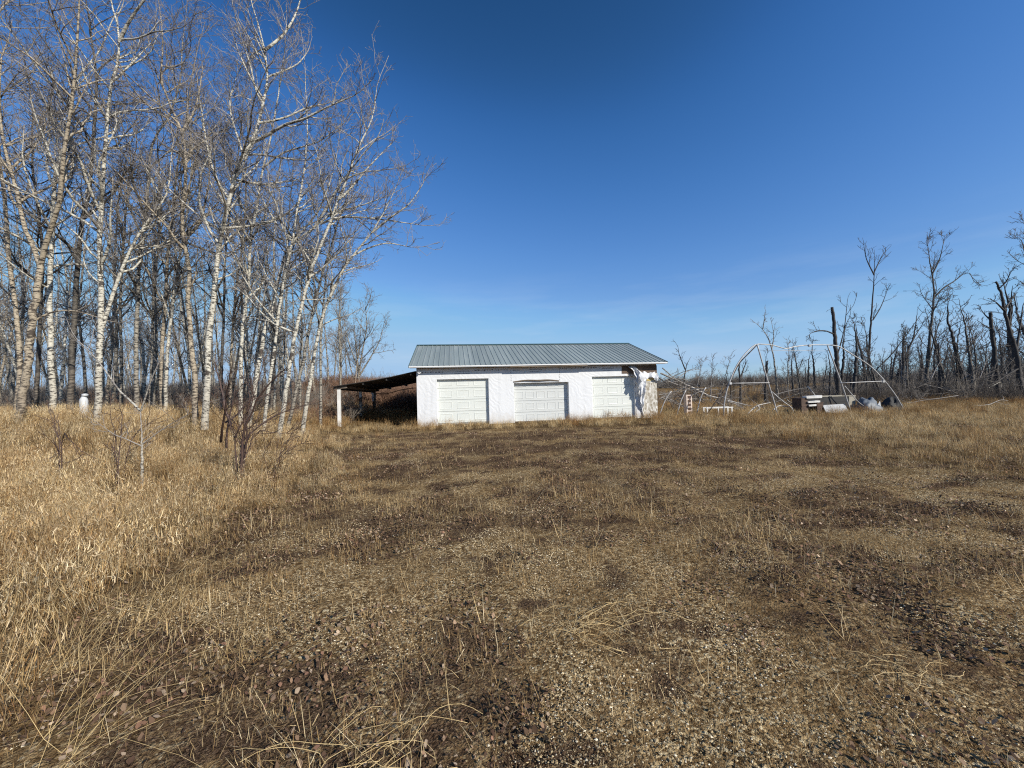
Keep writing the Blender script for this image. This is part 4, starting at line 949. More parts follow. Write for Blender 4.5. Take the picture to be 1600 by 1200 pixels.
# rusty boxes with stacked boards
for (px, w, h, lab) in ((1250, .36, .74, 'taller rusty brown steel box holding up the stacked white boards'), (1274, .36, .52, 'shorter rusty brown steel box beside the dark feed bunk')):
    p, loc = place(px, 640, 19.0)
    t = thing('steel_box', lab, 'box', loc, .2)
    m = MB(); m.box(-w/2, w/2, -.25, .25, -.04, h); m.build('body', M_RUSTBOX, t)
    m = MB(); m.box(-w/2-.02, w/2+.02, -.27, .27, h, h+.035); m.build('lid', M_RUSTBOX, t)
    for zz in (.18, .36): 
        m = MB(); m.box(-w/2-.006, w/2+.006, -.262, -.25, zz, zz+.03); m.build('band', M_RUSTBOX, t)
for k, (x0, x1, y, lab) in enumerate(((1257,1281,620.5,'top white board of the stack, longest and level'), (1259.5,1278,628,'middle white board of the stack, tapered'), (1261,1272,633.5,'lowest short white board of the stack'))):
    a = at(x0, y, 18.85); b = at(x1, y, 18.85); c = (a+b)/2
    m = MB(); w = np.linalg.norm(b-a)/2; hz = .055 if k == 0 else .035
    V = [(-w, -.15, -hz), (w*.97, -.15, -hz+.01), (w, .15, -hz+.01), (-w*.95, .15, -hz), (-w-.02, -.16, hz), (w, -.15, hz+.03), (w+.02, .15, hz+.03), (-w, .16, hz)]
    m.add(V, [(3, 2, 1, 0), (4, 5, 6, 7), (0, 1, 5, 4), (1, 2, 6, 5), (2, 3, 7, 6), (3, 0, 4, 7)])
    o = m.build('white_board', M_WHITEPOST); o.location = c; tag(o, lab, 'board', 'white boards stacked on the rusty boxes')
# feed bunk
a = at(1281, 641, 19.2); b = at(1337, 641, 19.5)
t = thing('feed_bunk', 'long dark weathered plywood feed bunk with tan end and pale rim', 'trough', (a[0], a[1], 0), math.atan2(b[1]-a[1], b[0]-a[0]))
L_ = float(np.hypot(b[0]-a[0], b[1]-a[1])); z0, z1 = .22, .78
for y in (0, .7):
    m = MB(); m.box(0, L_*.81, y, y+.025, z0, z1); m.build('side_panel', M_BUNK, t)
m = MB(); m.box(L_*.82, L_, -.01, .02, z0-.15, z1-.02); m.build('end_panel', M_BUNKEND, t)
m = MB(); m.box(L_-.025, L_, .021, .72, z0-.15, z1-.02); m.build('end_panel', M_BUNKEND, t)
m = MB(); m.box(0, L_*.81, .026, .69, z0, z0+.03); m.build('bottom_panel', M_BUNK, t)
for y in (-.02, .68):
    m = MB(); m.box(-.02, L_+.01, y, y+.06, z1+.001, z1+.035); m.build('rim', M_BUNKEND, t)
for x in (.12, 1.25):
    for y in (.05, .6):
        m = MB(); m.box(x, x+.07, y, y+.06, -.05, z0-.001); m.build('leg', M_WOOD, t)
a = at(1291, 643, 18.6); b = at(1327, 643, 18.8)
m = MB(); m.slab([(a[0], a[1], .05), (b[0], b[1], .0), (b[0], b[1]+.25, .42), (a[0], a[1]+.2, .40)], .02)
tag(m.build('metal_sheet', plain('dull_sheet_metal', (.20, .21, .225), (.34, .355, .37), (3, 3, 3), .5, .0)), 'pale grey metal sheet leaning against the feed bunk base', 'metal sheet')
# leaning kite-shaped board
q = [at(1374, 655, 18.9), at(1378.5, 646, 18.9), at(1375, 626, 19.0), at(1370, 636, 19.0)]
m = MB(); m.slab(q, .02); tag(m.build('leaning_board', M_WHITEPOST), 'white pointed board standing on end past the blue tarp', 'board')
def lump(name, px, Y, w, d, h, mat, label, cat, seed):
    rg = np.random.default_rng(seed); p, loc = place(px, 645, Y); n = 16; V = []
    for i in range(n):
        for j in range(n):
            x = (i/(n-1)-.5); y = (j/(n-1)-.5)
            e = max(0, 1-(2*abs(x))**3)*max(0, 1-(2*abs(y))**3)
            V.append((x*w+rg.normal()*.02, y*d+rg.normal()*.02, -.05+h*e*(.45+1.1*float(fbm(x*5+seed, y*5, 3, seed)))+rg.normal()*.012))
    Fs = [(i*n+j, i*n+n+j, i*n+n+j+1, i*n+j+1) for i in range(n-1) for j in range(n-1)]
    o = MB().add(V, Fs).build(name, mat, None, True); o.location = loc; return tag(o, label, cat)
lump('tarp', 1356, 19.2, 1.15, .9, .62, M_TARP, 'crumpled blue-grey tarp heaped beside the feed bunk', 'tarp', 3)
lump('plastic_sheet', 1393, 20, .95, .8, .62, M_BLACK, 'crumpled black plastic heaped by the far frame leg', 'plastic sheet', 6)
# white drum among the trunks
c = at(131, 632, 13.4); g0 = gz(c[0], c[1])
t = thing('plastic_drum', 'white plastic drum with an offset cap among the grove trunks', 'drum', (c[0], c[1], g0))
th = np.linspace(0, 2*math.pi, 15)[:-1]; V = []
prof = [(.10, -.05), (.115, .05), (.11, .66), (.10, .72), (.06, .80), (.055, .84), (.001, .84)]
for r, z in prof: V += [(r*math.cos(a), r*math.sin(a), z) for a in th]
MB().add(V, [(14*k+i, 14*k+(i+1) % 14, 14*k+14+(i+1) % 14, 14*k+14+i) for k in range(6) for i in range(14)]).build('body', M_JUG, t, True)
V = []
for r, z in ((.06, .81), (.085, .83), (.085, .88), (.05, .905), (.001, .91)): V += [(.04+r*math.cos(a), r*math.sin(a), z) for a in th]
MB().add(V, [(14*k+i, 14*k+(i+1) % 14, 14*k+14+(i+1) % 14, 14*k+14+i) for k in range(4) for i in range(14)]).build('cap', M_JUG, t, True)

# ------------------------------------------------------------------ shrubs and saplings in the tall grass
def shrub(name, label, stems, Y, mat, seed, dens=1.0, w=5.0):
    b = at(*stems[0][0], Y); base = np.array([b[0], b[1], gz(b[0], b[1])])
    t = thing(name, label, 'shrub', base); rg = np.random.default_rng(seed); PP = []; RR = []
    for k, px in enumerate(stems):
        off = rg.uniform(-.35, .35); spread = rg.uniform(-.25, .25)
        p = [at(x, y, Y+off+spread*i)-base for i, (x, y) in enumerate(px)]
        p[0][2] = -.1 if p[0][2] < .5 else p[0][2]
        q = resample(p, 10); q[1:] += rg.normal(size=(9, 3))*.012; r = rad(w*rg.uniform(.7, 1.2), Y, px[0][0])*(1-.75*np.linspace(0, 1, 10))
        tubes('stem', [(q[None], r[None], 6)], mat, t); PP.append(resample(q, 8)); RR.append(np.interp(np.linspace(0, 1, 8), np.linspace(0, 1, 10), r))
    PP = np.array(PP); RR = np.array(RR); ln = np.linalg.norm(np.diff(PP, axis=1), axis=2).sum(1)
    P2, R2, _ = spawn(PP, RR, np.maximum(3, (ln*7*dens).astype(int)), .25, 1, lambda tt, pl, g: pl*(.45-.25*tt)*g.uniform(.4, 1, len(tt)), (20, 50), 6, .05, .14, .010, .0055, rg)
    l2 = np.linalg.norm(np.diff(P2, axis=1), axis=2).sum(1)
    P3, R3, _ = spawn(P2, R2, np.maximum(1, (l2*5*dens).astype(int)), .2, 1, lambda tt, pl, g: pl*.4*g.uniform(.4, 1, len(tt)), (20, 55), 4, .05, .18, .008, .0038, rg)
    c = tubes('twigs', [(P2, R2, 4), (P3, R3, 3)], mat, t); c['kind'] = 'stuff'
    return t
shrub('shrub', 'dark red-brown many-stemmed shrub standing in the tall tan grass', [
    [(372,735),(378,690),(390,650),(402,600),(415,560)], [(345,690),(348,670),(353,640),(356,610),(362,570)], [(354,700),(356,665),(364,630),(380,600)], [(375,735),(385,690),(405,665),(440,645),(480,632)],
    [(378,735),(384,695),(384,660),(388,620)], [(374,735),(396,680),(430,677),(458,676)], [(372,735),(380,680),(395,640),(428,590),(445,575)], [(360,665),(352,640),(344,600),(335,560)], [(372,735),(368,690),(382,655),(392,630),(396,590)], [(352,660),(372,645),(395,625),(430,610)]], 7.4, M_SHRUB, 5)
shrub('shrub', 'thin dark upright stems in the grass beside the white sapling', [[(183,735),(180,690),(176,660),(172,630)], [(184,735),(186,690),(190,650),(186,625)], [(188,732),(205,690),(220,670),(250,655),(280,632)]], 7.0, M_SHRUB, 6, .7, 3.2)
shrub('shrub', 'lone dark forked stems in the tall grass nearer the grove end', [[(95,725),(92,690),(87,660),(83,640)], [(96,725),(97,680),(108,688),(122,700),(130,712)]], 6.8, M_SHRUB, 7, .6, 3.2)
shrub('shrub', 'low spreading greyish shrub at the lean-to side of the dark shrub', [[(425,735),(440,700),(462,675),(480,655)], [(428,735),(450,690),(470,660)], [(424,735),(446,708),(480,690)], [(420,735),(412,700),(415,670)]], 7.6, M_SHRUB, 8, 1.0, 1.6)
sp_path = [(222,745),(222,700),(221,670),(219,640)]
grow('sapling', trace(sp_path, 6.9, 0), rad(5, 6.9), 1.35, M_ASPEN, 'young whitish aspen sapling forking low in the tall grass', 'sapling', 901,
     [([at(x, y, 6.9+.1*k) for k, (x, y) in enumerate(((219,642),(205,627),(188,612),(172,590),(150,560),(120,530)))], rad(3.2, 6.9)), ([at(x, y, 6.9-.05*k) for k, (x, y) in enumerate(((220,642),(226,625),(234,600),(242,580)))], rad(2.8, 6.9)),
      ([at(x, y, 6.9) for x, y in ((222,697),(210,692),(195,685),(180,680))], rad(2, 6.9)), ([at(x, y, 6.9) for x, y in ((222,694),(236,684),(252,672),(280,655))], rad(2, 6.9))], n1=5, t0=.5, L1=.35, dens=.6, limb_parts=0, rmin=.003)
# bare branches of the grove edge reaching in low
# ------------------------------------------------------------------ scatter: grass, litter, gravel (stuff)
def euler_scatter(name, kinds_, pts, rot, scl, idx, mat_unused=None):
    c = bpy.data.collections.new(name+'_kinds')
    for o in kinds_: c.objects.link(o)
    me = bpy.data.meshes.new(name); n = len(pts)
    me.vertices.add(n); me.vertices.foreach_set('co', np.asarray(pts, np.float32).ravel())
    a = me.attributes.new('rot', 'FLOAT_VECTOR', 'POINT'); a.data.foreach_set('vector', np.asarray(rot, np.float32).ravel())
    a = me.attributes.new('scl', 'FLOAT_VECTOR', 'POINT'); a.data.foreach_set('vector', np.asarray(scl, np.float32).ravel())
    a = me.attributes.new('kind_index', 'INT', 'POINT'); a.data.foreach_set('value', np.asarray(idx, np.int32))
    ob = bpy.data.objects.new(name, me); COL.objects.link(ob); ob['kind'] = 'stuff'
    ng = bpy.data.node_groups.new(name+'_spread', 'GeometryNodeTree')
    ng.interface.new_socket('Geometry', in_out='INPUT', socket_type='NodeSocketGeometry'); ng.interface.new_socket('Geometry', in_out='OUTPUT', socket_type='NodeSocketGeometry')
    N, Lk = ng.nodes, ng.links
    gi = N.new('NodeGroupInput'); go = N.new('NodeGroupOutput'); ip = N.new('GeometryNodeInstanceOnPoints')
    ci = N.new('GeometryNodeCollectionInfo'); ci.inputs['Collection'].default_value = c
    ci.inputs['Separate Children'].default_value = True; ci.inputs['Reset Children'].default_value = True
    def attr(nm, dt):
        x = N.new('GeometryNodeInputNamedAttribute'); x.data_type = dt; x.inputs['Name'].default_value = nm
        return [s for s in x.outputs if s.enabled and s.name == 'Attribute'][0]
    er = N.new('FunctionNodeEulerToRotation'); Lk.new(attr('rot', 'FLOAT_VECTOR'), er.inputs[0])
    Lk.new(gi.outputs[0], ip.inputs['Points']); Lk.new(ci.outputs[0], ip.inputs['Instance'])
    ip.inputs['Pick Instance'].default_value = True; Lk.new(attr('kind_index', 'INT'), ip.inputs['Instance Index'])
    Lk.new(er.outputs[0], ip.inputs['Rotation']); Lk.new(attr('scl', 'FLOAT_VECTOR'), ip.inputs['Scale'])
    Lk.new(ip.outputs[0], go.inputs[0])
    md = ob.modifiers.new('spread', 'NODES'); md.node_group = ng
    return ob

def blades(n, R, L, Wd, lean, curl, segs, pal, rng, z0=(0, 0), zig=0.0):
    r = R*np.sqrt(rng.random(n)); a = rng.uniform(0, 2*math.pi, n); az = rng.uniform(0, 2*math.pi, n)
    Ls = rng.uniform(*L, n); ws = rng.uniform(*Wd, n); th = np.abs(rng.normal(0, 1, n))*lean; cu = rng.normal(0, 1, n)*curl
    p = np.stack([r*np.cos(a), r*np.sin(a), rng.uniform(z0[0], z0[1]+1e-6, n)], 1)
    wv = np.stack([-np.sin(az), np.cos(az), rng.normal(0, .3, n)], 1); wv /= np.linalg.norm(wv, axis=1, keepdims=True)
    V = []
    for k in range(segs+1):
        s = k/segs; wk = ws*np.maximum(.12, (1-s)**.6)*(.75 if k == 0 else 1)
        V.append(np.stack([p-wv*wk[:, None]/2, p+wv*wk[:, None]/2], 1))
        ang = th+cu*s+zig*rng.normal(size=n)
        p = p+np.stack([np.sin(ang)*np.cos(az), np.sin(ang)*np.sin(az), np.cos(ang)], 1)*(Ls/segs)[:, None]
    V = np.stack(V, 1)                                     # n, segs+1, 2, 3
    i = np.arange(n*(segs+1)*2).reshape(n, segs+1, 2)
    Q = np.stack([i[:, :-1, 0], i[:, :-1, 1], i[:, 1:, 1], i[:, 1:, 0]], -1).reshape(-1, 4)
    pal = np.array(pal); c = pal[rng.integers(0, len(pal), n)]*rng.uniform(.8, 1.2, (n, 1))
    return V.reshape(-1, 3), Q, np.repeat(c, (segs+1)*2, 0)
def join(parts):
    vs, qs, cs, o = [], [], [], 0
    for v, q, c in parts: vs.append(v); qs.append(q+o); cs.append(c); o += len(v)
    return np.concatenate(vs), np.concatenate(qs), np.concatenate(cs)
def kind_obj(name, parts, mat, smooth=False):
    v, q, c = join(parts); return mesh_obj(name, v, [q], mat, None, smooth, {'tint': c}, link=False)

TAN = [(.78, .59, .315), (.66, .485, .245), (.86, .685, .40), (.55, .39, .195), (.41, .27, .13), (.90, .75, .49)]
BRN = [(.42, .25, .105), (.30, .18, .08), (.52, .34, .145), (.21, .13, .065)]
OLV = [(.48, .335, .155), (.62, .445, .225), (.33, .215, .10), (.72, .545, .29)]
rng = np.random.default_rng(11)
TALL = [kind_obj('tall_tuft_%d' % i, [blades(18, .24, (.40, .80), (.003, .005), .34, .5, 4, TAN, rng), blades(84, .27, (.06, .17), (.006, .0135), 1.0, 2.1, 3, TAN+BRN[:1]+[(.74, .58, .37), (.66, .49, .30)], rng, (.05, .56)),
         blades(18, .22, (.2, .45), (.004, .007), .5, .9, 3, BRN, rng), blades(22, .26, (.05, .12), (.010, .018), 1.2, 1.0, 2, BRN+TAN, rng, (.0, .25))], M_BLADE) for i in range(5)]
MID = [kind_obj('mid_tuft_%d' % i, [blades(24, .16, (.14, .34), (.003, .005), .35, .7, 3, TAN+OLV, rng), blades(20, .18, (.06, .16), (.004, .008), .8, 1.3, 3, TAN+BRN, rng, (.02, .16))], M_BLADE) for i in range(4)]
RUST = [kind_obj('rust_tuft_%d' % i, [blades(26, .18, (.2, .5), (.003, .006), .3, .6, 3, BRN+[(.42, .26, .12), (.5, .34, .17)], rng), blades(26, .2, (.06, .16), (.006, .011), .8, 1.3, 3, BRN, rng, (.05, .3))], M_BLADE) for i in range(3)]
SHORT = [kind_obj('short_tuft_%d' % i, [blades(22, .14, (.02, .075), (.002, .004), .8, .9, 2, OLV+TAN[:3], rng), blades(14, .18, (.04, .13), (.002, .004), 1.45, .3, 3, TAN+OLV, rng, (.004, .02))], M_BLADE) for i in range(4)]
MAT = [kind_obj('matted_grass_%d' % i, [blades(150, .27, (.03, .11), (.0022, .0045), 1.15, .8, 2, TAN+OLV+BRN+OLV, rng, (.0, .018))], M_BLADE) for i in range(4)]
STRAW = [kind_obj('straw_%d' % i, [blades(26, .26, (.05, .22), (.0022, .0045), 1.52, .18, 3, TAN+OLV+BRN, rng, (.006, .022), .08)], M_BLADE) for i in range(4)]
def leaves(n, R, rng, pal, s=(.012, .03)):
    V = []; Q = []; C = []
    pal = np.array(pal)
    for k in range(n):
        r = R*math.sqrt(rng.random()); a = rng.uniform(0, 6.28); L = rng.uniform(*s); w = L*rng.uniform(.6, .9); az = rng.uniform(0, 6.28); cu = rng.uniform(-1.0, 1.6); tx = rng.normal()*.45; ty = rng.normal()*.45
        o = len(V); c = pal[rng.integers(len(pal))]*rng.uniform(.7, 1.25)
        for i, wi in enumerate((.12, 1, .72, .05)):
            for j in (-1, 0, 1):
                x = (i/3-.5)*L; y = j*wi*w/2; z = .010+cu*(y*y*14+x*x*5)+(abs(j)*.0)+x*tx+y*ty
                V.append((r*math.cos(a)+x*math.cos(az)-y*math.sin(az), r*math.sin(a)+x*math.sin(az)+y*math.cos(az), max(.002, z+.004))); C.append(c)
        for i in range(3):
            for j in range(2): Q.append((o+3*i+j, o+3*i+3+j, o+3*i+4+j, o+3*i+1+j))
    return np.array(V), np.array(Q), np.array(C)
LPAL = [(.15, .092, .058), (.22, .14, .088), (.10, .06, .04), (.31, .21, .135), (.44, .33, .23), (.25, .14, .09)]
LEAF = [kind_obj('leaf_patch_%d' % i, [leaves(70, .27, rng, LPAL)], M_LEAF) for i in range(4)]
DARKL = [kind_obj('dark_patch_%d' % i, [leaves(90, .22, rng, LPAL[:3]+[(.04, .03, .022)]), blades(30, .22, (.03, .10), (.003, .006), 1.2, .8, 2, [(.10, .06, .037), (.17, .108, .066), (.30, .20, .115)], rng, (.0, .03))], M_LEAF) for i in range(3)]
def stones(n, R, rng):
    base = np.array([(1, 0, 0), (-1, 0, 0), (0, 1, 0), (0, -1, 0), (0, 0, 1), (0, 0, -1)], float)
    f = np.array([(0, 2, 4), (2, 1, 4), (1, 3, 4), (3, 0, 4), (2, 0, 5), (1, 2, 5), (3, 1, 5), (0, 3, 5)])
    pal = np.array([(.42, .30, .145), (.53, .40, .21), (.32, .22, .105), (.63, .50, .29), (.21, .145, .075), (.72, .62, .43), (.46, .33, .16), (.35, .25, .12)])
    V = []; T = []; C = []
    for k in range(n):
        r = R*math.sqrt(rng.random()); a = rng.uniform(0, 6.28); s = .0022+.0052*rng.random()**3.5
        sc = np.array([s*rng.uniform(.8, 1.5), s*rng.uniform(.8, 1.3), s*rng.uniform(.5, .8)])
        v = base*sc*rng.uniform(.75, 1.2, (6, 1)); az = rng.uniform(0, 6.28); c_, s_ = math.cos(az), math.sin(az)
        v = np.stack([v[:, 0]*c_-v[:, 1]*s_+r*math.cos(a), v[:, 0]*s_+v[:, 1]*c_+r*math.sin(a), v[:, 2]+s*.25], 1)
        T.append(f+6*k); V.append(v); C.append(np.repeat(pal[rng.integers(len(pal))][None]*rng.uniform(.75, 1.2), 6, 0))
    return np.concatenate(V), np.concatenate(T), np.concatenate(C)
def stone_kind(nm, n, R):
    v, q, c = stones(n, R, rng); return mesh_obj(nm, v, [q], M_STONE, None, False, {'tint': c}, link=False)
STONE = [stone_kind('stone_patch_%d' % i, 520, .30) for i in range(4)]

def cand(n_per_m2, y0, y1, margin=1.8, xlim=(-1e9, 1e9)):
    """random points over the ground in view (and a little to either side), density given as a function of distance"""
    out = []; yy = y0
    while yy < y1:
        dy = max(.25, yy*.08); hw = 1.36*yy+margin
        a, b = max(-hw, xlim[0]), min(hw, xlim[1])
        if b > a:
            n = RNG.poisson(max(0, n_per_m2(yy)*(b-a)*dy))
            out.append(np.stack([RNG.uniform(a, b, n), RNG.uniform(yy, yy+dy, n)], 1))
        yy += dy
    return np.concatenate(out)
def finish(name, kinds_, xy, scl, tilt=.12, dz=0.0, sq=None):
    n = len(xy); z = height(xy[:, 0], xy[:, 1])+dz
    rot = np.stack([RNG.normal(0, tilt, n), RNG.normal(0, tilt, n), RNG.uniform(0, 6.28, n)], 1)
    s = np.asarray(scl); sv = np.stack([s, s, s*(1 if sq is None else sq)], 1)
    print(name, n)
    return euler_scatter(name, kinds_, np.column_stack([xy, z]), rot, sv, RNG.integers(0, len(kinds_), n))
def under_roof(x, y):
    r = np.stack([x-SHED0[0], y-SHED0[1]], -1); u = r @ U2; v = r @ N2
    return (u > -3.3) & (u < 0) & (v > .3) & (v < 8)

# tall grass on the grove side
c = cand(lambda y: np.interp(y, [1.5, 4, 9, 16, 24, 45], [16, 34, 26, 15, 8, 3]), 1.6, 45, 2.2, (-70, -1))
x, y = c.T; g = leftgrass(x, y); nn = fbm(x*.5, y*.5, 4, 51)
near = np.interp(y, [1.5, 2.6, 4.0], [.30, .65, 1])
fine = fbm(x*2.6, y*2.6, 2, 58)
keep = (RNG.random(len(c)) < g*near*np.interp(nn, [.3, .5, .7], [.5, .9, 1])*np.interp(fine, [.36, .56], [.18, 1])) & ~in_shed(x, y) & ~under_roof(x, y)
c, g, nn = c[keep], g[keep], nn[keep]
s = np.interp(c[:, 1], [2, 5, 9, 13, 40], [.45, .62, .70, .85, 1.0])*(.25+.75*g)*RNG.uniform(.7, 1.15, len(c))*np.interp(nn, [.3, .7], [.8, 1.12])
postfront = np.exp(-((c[:, 0]+7.3)/1.6)**2-((c[:, 1]-15.8)/2)**2); s *= 1-.45*postfront
finish('tall_dry_grass', TALL, c, s)
c = cand(lambda y: np.interp(y, [1.6, 3, 5, 7], [18, 26, 20, 8]), 1.7, 7, 2.0, (-12, -1.2))
x, y = c.T; w_ = sm((-(.62*y+.55)-x)/1.0)*np.interp(fbm(x*1.1, y*1.1, 3, 71), [.35, .6], [.35, 1]); keep = RNG.random(len(c)) < w_*np.interp(y, [1.8, 2.8, 3.6], [.38, .75, 1])
c = c[keep]; s = RNG.uniform(.55, 1.0, len(c))*np.interp(c[:, 1], [1.7, 3.5], [.55, .85])
finish('near_dry_grass', TALL[:3]+MID, c, s, .22)
# medium grass: yard side, shed front, grove margin
c = cand(lambda y: np.interp(y, [2, 5, 10, 20, 30], [20, 26, 20, 12, 5]), 2, 34, 2)
x, y = c.T; g = np.maximum(rightgrass(x, y), strip(x, y)); gl = leftgrass(x, y)
nn = fbm(x*.7, y*.7, 4, 53)
keep = (RNG.random(len(c)) < np.maximum(g*np.interp(nn, [.35, .6], [.35, 1]), .35*gl*(gl < .9))) & ~in_shed(x, y) & ~under_roof(x, y)
c, nn, g = c[keep], nn[keep], g[keep]
s = np.interp(c[:, 1], [3, 8, 14, 30], [.5, .75, 1.0, 1.5])*RNG.uniform(.6, 1.2, len(c))*(.5+.5*np.maximum(g, .4))
nearwall = np.clip(1-np.abs(c[:, 1]-wall_y(c[:, 0])+.6)/1.0, 0, 1)*(c[:, 0] > -5)*(c[:, 0] < 7.5); s *= 1-.25*nearwall
finish('yard_grass', MID, c, s)
# rusty weeds: patches
c = cand(lambda y: np.interp(y, [2, 8, 20, 40], [8, 8, 7, 2.5]), 3, 45, 2)
x, y = c.T; nn = fbm(x*.45+9, y*.45, 3, 57); g = np.maximum(grassy(x, y), .0)
keep = (RNG.random(len(c)) < sm((nn-.5)/.12)*g) & ~in_shed(x, y)
c = c[keep]; finish('rusty_weeds', RUST, c, np.interp(c[:, 1], [3, 12, 40], [.6, 1.0, 2.0])*RNG.uniform(.6, 1.1, len(c)))
# short stubble over the drive
c = cand(lambda y: np.interp(y, [1, 3, 6, 12, 18], [34, 34, 22, 10, 4]), 1.1, 18, 1.2)
x, y = c.T; nn = fbm(x*1.1, y*1.1, 4, 61); lt_ = litter(x, y)
keep = (RNG.random(len(c)) < np.interp(nn, [.42, .66], [.03, .42])*(1-.6*lt_)*(1-.7*grassy(x, y))) & ~in_shed(x, y)
c = c[keep]; finish('stubble_grass', SHORT, c, RNG.uniform(.5, 1.15, len(c))*np.interp(c[:, 1], [1, 4, 12], [.7, 1, 1.5]))
# matted dead grass pressed to the ground
c = cand(lambda y: np.interp(y, [1, 3, 6, 12, 16], [26, 24, 15, 6, 2]), 1.1, 16, 1.2)
x, y = c.T; nn = fbm(x*.8+4, y*.8, 4, 67); lf = sm((-1.2-x)/1.6)*sm((7-y)/2)
keep = (RNG.random(len(c)) < np.clip(np.interp(nn, [.45, .70], [.01, .36])+.5*lf, 0, 1)*(1-.35*litter(x, y))) & ~in_shed(x, y)
c = c[keep]; finish('matted_grass', MAT, c, RNG.uniform(.6, 1.15, len(c))*np.interp(c[:, 1], [1, 5, 14], [.8, 1, 1.5]), .05, .004)
# straw lying flat
c = cand(lambda y: np.interp(y, [1, 3, 6, 12], [30, 24, 10, 3]), 1.1, 14, 1.2)
x, y = c.T; nn = fbm(x*.9, y*.9, 3, 63)
keep = RNG.random(len(c)) < np.interp(nn, [.35, .65], [.15, .9])*(.35+.65*np.clip(grassy(x, y)+litter(x, y), 0, 1))
c = c[keep]; finish('straw_litter', STRAW, c, RNG.uniform(.6, 1.2, len(c)), .05)
# dead leaves
c = cand(lambda y: np.interp(y, [1, 4, 9, 14], [9, 9, 6, 3]), 1.1, 14, 1.2)
x, y = c.T; lt_ = litter(x, y)
keep = (RNG.random(len(c)) < np.clip(lt_*.95+.07+.30*leftgrass(x, y), 0, 1)) & ~in_shed(x, y)
c = c[keep]; finish('leaf_litter', LEAF, c, RNG.uniform(.7, 1.2, len(c)), .05)
c = cand(lambda y: np.interp(y, [1, 4, 9, 16], [12, 12, 9, 5]), 1.1, 16, 1.2)
x, y = c.T; lt_ = litter(x, y)
keep = (RNG.random(len(c)) < lt_*.9) & ~in_shed(x, y) & (leftgrass(x, y) < .6)
c = c[keep]; finish('dark_leaf_debris', DARKL, c, RNG.uniform(.6, 1.2, len(c)), .05)
# gravel
c = cand(lambda y: np.interp(y, [1, 3, 6, 10], [9, 8, 5, 2]), 1.1, 10, 1.0)
x, y = c.T
keep = RNG.random(len(c)) < (1-np.clip(1.1*litter(x, y), 0, 1))**1.6*(1-grassy(x, y))
c = c[keep]; finish('gravel', STONE, c, RNG.uniform(.8, 1.25, len(c)), .03)
# brush: twiggy thickets behind the shed, in the wood and along the yard end
def brush_kind(nm, seed, mat, h):
    rg = np.random.default_rng(seed); n = 18; P = np.zeros((n, 6, 3)); P[:, 0, :2] = rg.normal(0, .35, (n, 2)); d = nrm(np.column_stack([rg.normal(0, .28, (n, 2)), np.ones(n)]))
    L = rg.uniform(.5, 1, n)*h
    for k in range(1, 6):
        d = nrm(d+rg.normal(0, .12, (n, 3))); P[:, k] = P[:, k-1]+d*(L/5)[:, None]
    R = np.full((n, 6), .012)*(1-.6*np.linspace(0, 1, 6))
    P2, R2, _ = spawn(P, R, np.full(n, 7), .2, 1, lambda tt, pl, g: pl*.4*g.uniform(.4, 1, len(tt)), (20, 50), 4, .1, .15, .01, .006, rg)
    P3, R3, _ = spawn(P2, R2, np.full(len(P2), 3), .2, 1, lambda tt, pl, g: pl*.5*g.uniform(.4, 1, len(tt)), (20, 55), 3, .1, .2, .01, .005, rg)
    return tubes(nm, [(P, R, 4), (P2, R2, 3), (P3, R3, 3)], mat, None, False)
M_BRUSHR = plain('red_brown_twigs', (.16, .085, .052), (.30, .18, .115), (9, 9, 9), .8, 0)
M_BRUSHG = plain('grey_twigs', (.16, .135, .11), (.30, .26, .215), (9, 9, 9), .8, 0)
M_BRUSHD = plain('dark_twigs', (.03, .024, .02), (.10, .08, .066), (9, 9, 9), .8, 0)
BR = [brush_kind('red_brush_%d' % i, 40+i, M_BRUSHR, 1.7) for i in range(2)]; BG = [brush_kind('grey_brush_%d' % i, 50+i, M_BRUSHG, 2.4) for i in range(2)]
BD = [brush_kind('dark_brush_%d' % i, 60+i, M_BRUSHD, 2.0) for i in range(2)]
n = 1150; Y = RNG.uniform(25.8, 42, n); X = RNG.uniform(-14.5, -4, n); finish('red_brush', BR, np.stack([X, Y], 1), RNG.uniform(.7, 1.2, n), .15)
n = 1000; Y = 16.5+30*RNG.random(n); X = -7.5-(Y-16)*.12-(1.45*Y-6)*RNG.random(n); finish('grove_brush', BG+BR, np.stack([X, Y], 1), RNG.uniform(.45, 1.1, n)*np.interp(Y, [16, 26, 46], [.45, .8, 1.3]), .15)
n = 2200; Y = 21+40*RNG.random(n)**.9; px = RNG.uniform(1010, 1660, n); X = (px-800)/601*Y
kp = (RNG.random(n) < np.interp(px, [1010, 1120, 1230, 1300, 1420], [.5, .2, .3, .75, 1])*np.interp(Y, [21, 28], [.15, 1])) & ~in_shed(X, Y)
X, Y, px = X[kp], Y[kp], px[kp]; finish('yard_end_brush', BD+BG[:1], np.stack([X, Y], 1), RNG.uniform(.5, 1.05, len(X))*np.interp(px, [1010, 1200, 1500], [.4, .5, .75]), .2)
# far wood along the horizon
n = 2600; Y = RNG.uniform(170, 330, n); X = RNG.uniform(-1.6, 1.6, n)*Y; finish('far_wood', BG+BD, np.stack([X, Y], 1), RNG.uniform(1.6, 3.2, n)*np.where(X > 0, 1, 1.3), .1, -.3)
# coarse grass over the land behind
c = cand(lambda y: np.interp(y, [20, 40, 90], [4, 1.6, .4]), 20, 95, 4); x, y = c.T
keep = ~in_shed(x, y) & ~under_roof(x, y) & (x > -9); c = c[keep]
finish('back_field_grass', MID+RUST, c, np.interp(c[:, 1], [20, 40, 90], [1.3, 1.9, 3.2])*RNG.uniform(.7, 1.2, len(c)), .15, 0, .7)

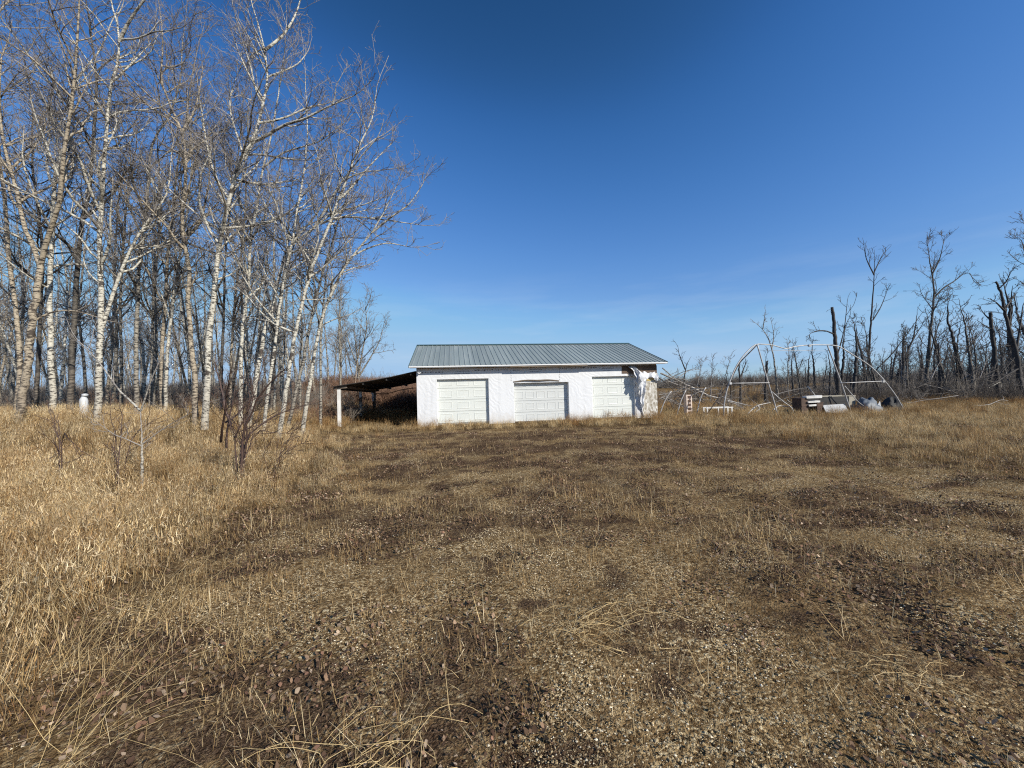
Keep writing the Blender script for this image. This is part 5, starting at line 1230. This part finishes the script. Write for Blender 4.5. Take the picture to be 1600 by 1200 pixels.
# ------------------------------------------------------------------ single weeds in the near grass
def stalk_clump(name, label, base_px, Yb, specs, mat_pal, seed, w=.0024):
    rg = np.random.default_rng(seed); b = at(*base_px, Yb); b[2] = gz(b[0], b[1]); t = thing(name, label, 'weed', b)
    groups = []
    for (dx, dy, L, n_) in specs:
        for k in range(n_):
            d = nrm(np.array([dx+rg.normal()*.34, dy+rg.normal()*.4, 1.])); bend = rg.uniform(-.3, .05); p = [np.array([rg.normal()*.10, rg.normal()*.10, -.02])]
            l_ = L*rg.uniform(.6, 1.1)
            for i in range(6):
                d = nrm(d+np.array([dx*.14, dy*.1, bend*.7])+rg.normal(size=3)*.09); p.append(p[-1]+d*l_/6)
            groups.append((np.array(p)[None], (w*.5*(1-.6*np.linspace(0, 1, 7)))[None], 4))
    o = tubes('stalks', groups, mat_pal, t); o['kind'] = 'stuff'; return t
M_STALK = plain('straw_stalk', (.46, .32, .14), (.72, .54, .27), (15, 15, 15), .6, 0)
M_STALKB = plain('brown_stalk', (.22, .13, .06), (.42, .27, .13), (15, 15, 15), .7, 0)
stalk_clump('weed', 'long straw stalks sweeping over from one root at the near grass edge', (110,1140), 1.75, [(.45, .25, .75, 16), (.9, .3, .6, 5)], M_STALK, 1)
stalk_clump('weed', 'fan of upright straw stalks behind the sweeping clump', (60,1040), 2.2, [(.05, .1, .65, 14), (.5, .2, .7, 8)], M_STALK, 2)
stalk_clump('weed', 'loose pale stalks between leaf litter and tall grass', (230,960), 2.75, [(.3, .1, .6, 12), (-.2, .1, .5, 5)], M_STALK, 3)
stalk_clump('weed', 'rust-brown dried tuft rising alone out of the gravel', (625,985), 2.5, [(-.25, .1, .42, 16), (.1, 0, .3, 7)], M_STALKB, 4, .002)
stalk_clump('weed', 'small golden tuft among leaves at the drive edge', (400,985), 2.5, [(-.05, .1, .25, 18), (.2, 0, .2, 7)], M_STALK, 5, .002)
def tangle(name, label, px, Y, seed, R, n, flat):
    rg = np.random.default_rng(seed); b = at(*px, Y); b[2] = gz(b[0], b[1]); g = []
    for k in range(n):
        a = rg.uniform(0, 6.28); p = [np.array([rg.normal()*R*.35, rg.normal()*R*.2, .015+abs(rg.normal())*.02])]; d = np.array([math.cos(a), math.sin(a)*.6, rg.uniform(.1, .8)])
        for i in range(8):
            a += rg.normal()*.35+.18*(1 if k % 2 else -1); d = np.array([math.cos(a), math.sin(a)*.7, (.5-i*.14)*flat]); p.append(p[-1]+d*R*.17); p[-1][2] = max(.006, p[-1][2])
        g.append((np.array(p)[None], (.0013*np.ones(9))[None], 4))
    o = tubes(name, g, M_STALK); o.location = b; return tag(o, label, 'weed')
tangle('weed_tangle', 'curled tangle of dead golden stems lying on the gravel', (945,985), 2.5, 3, .34, 26, .8)
tangle('weed_tangle', 'grey-gold coil of stems near the drive rut', (1420,1055), 2.05, 4, .20, 14, .5)
tangle('weed_tangle', 'sprawl of pale curled stems at the near drive edge', (560,1165), 1.66, 5, .34, 26, .55)
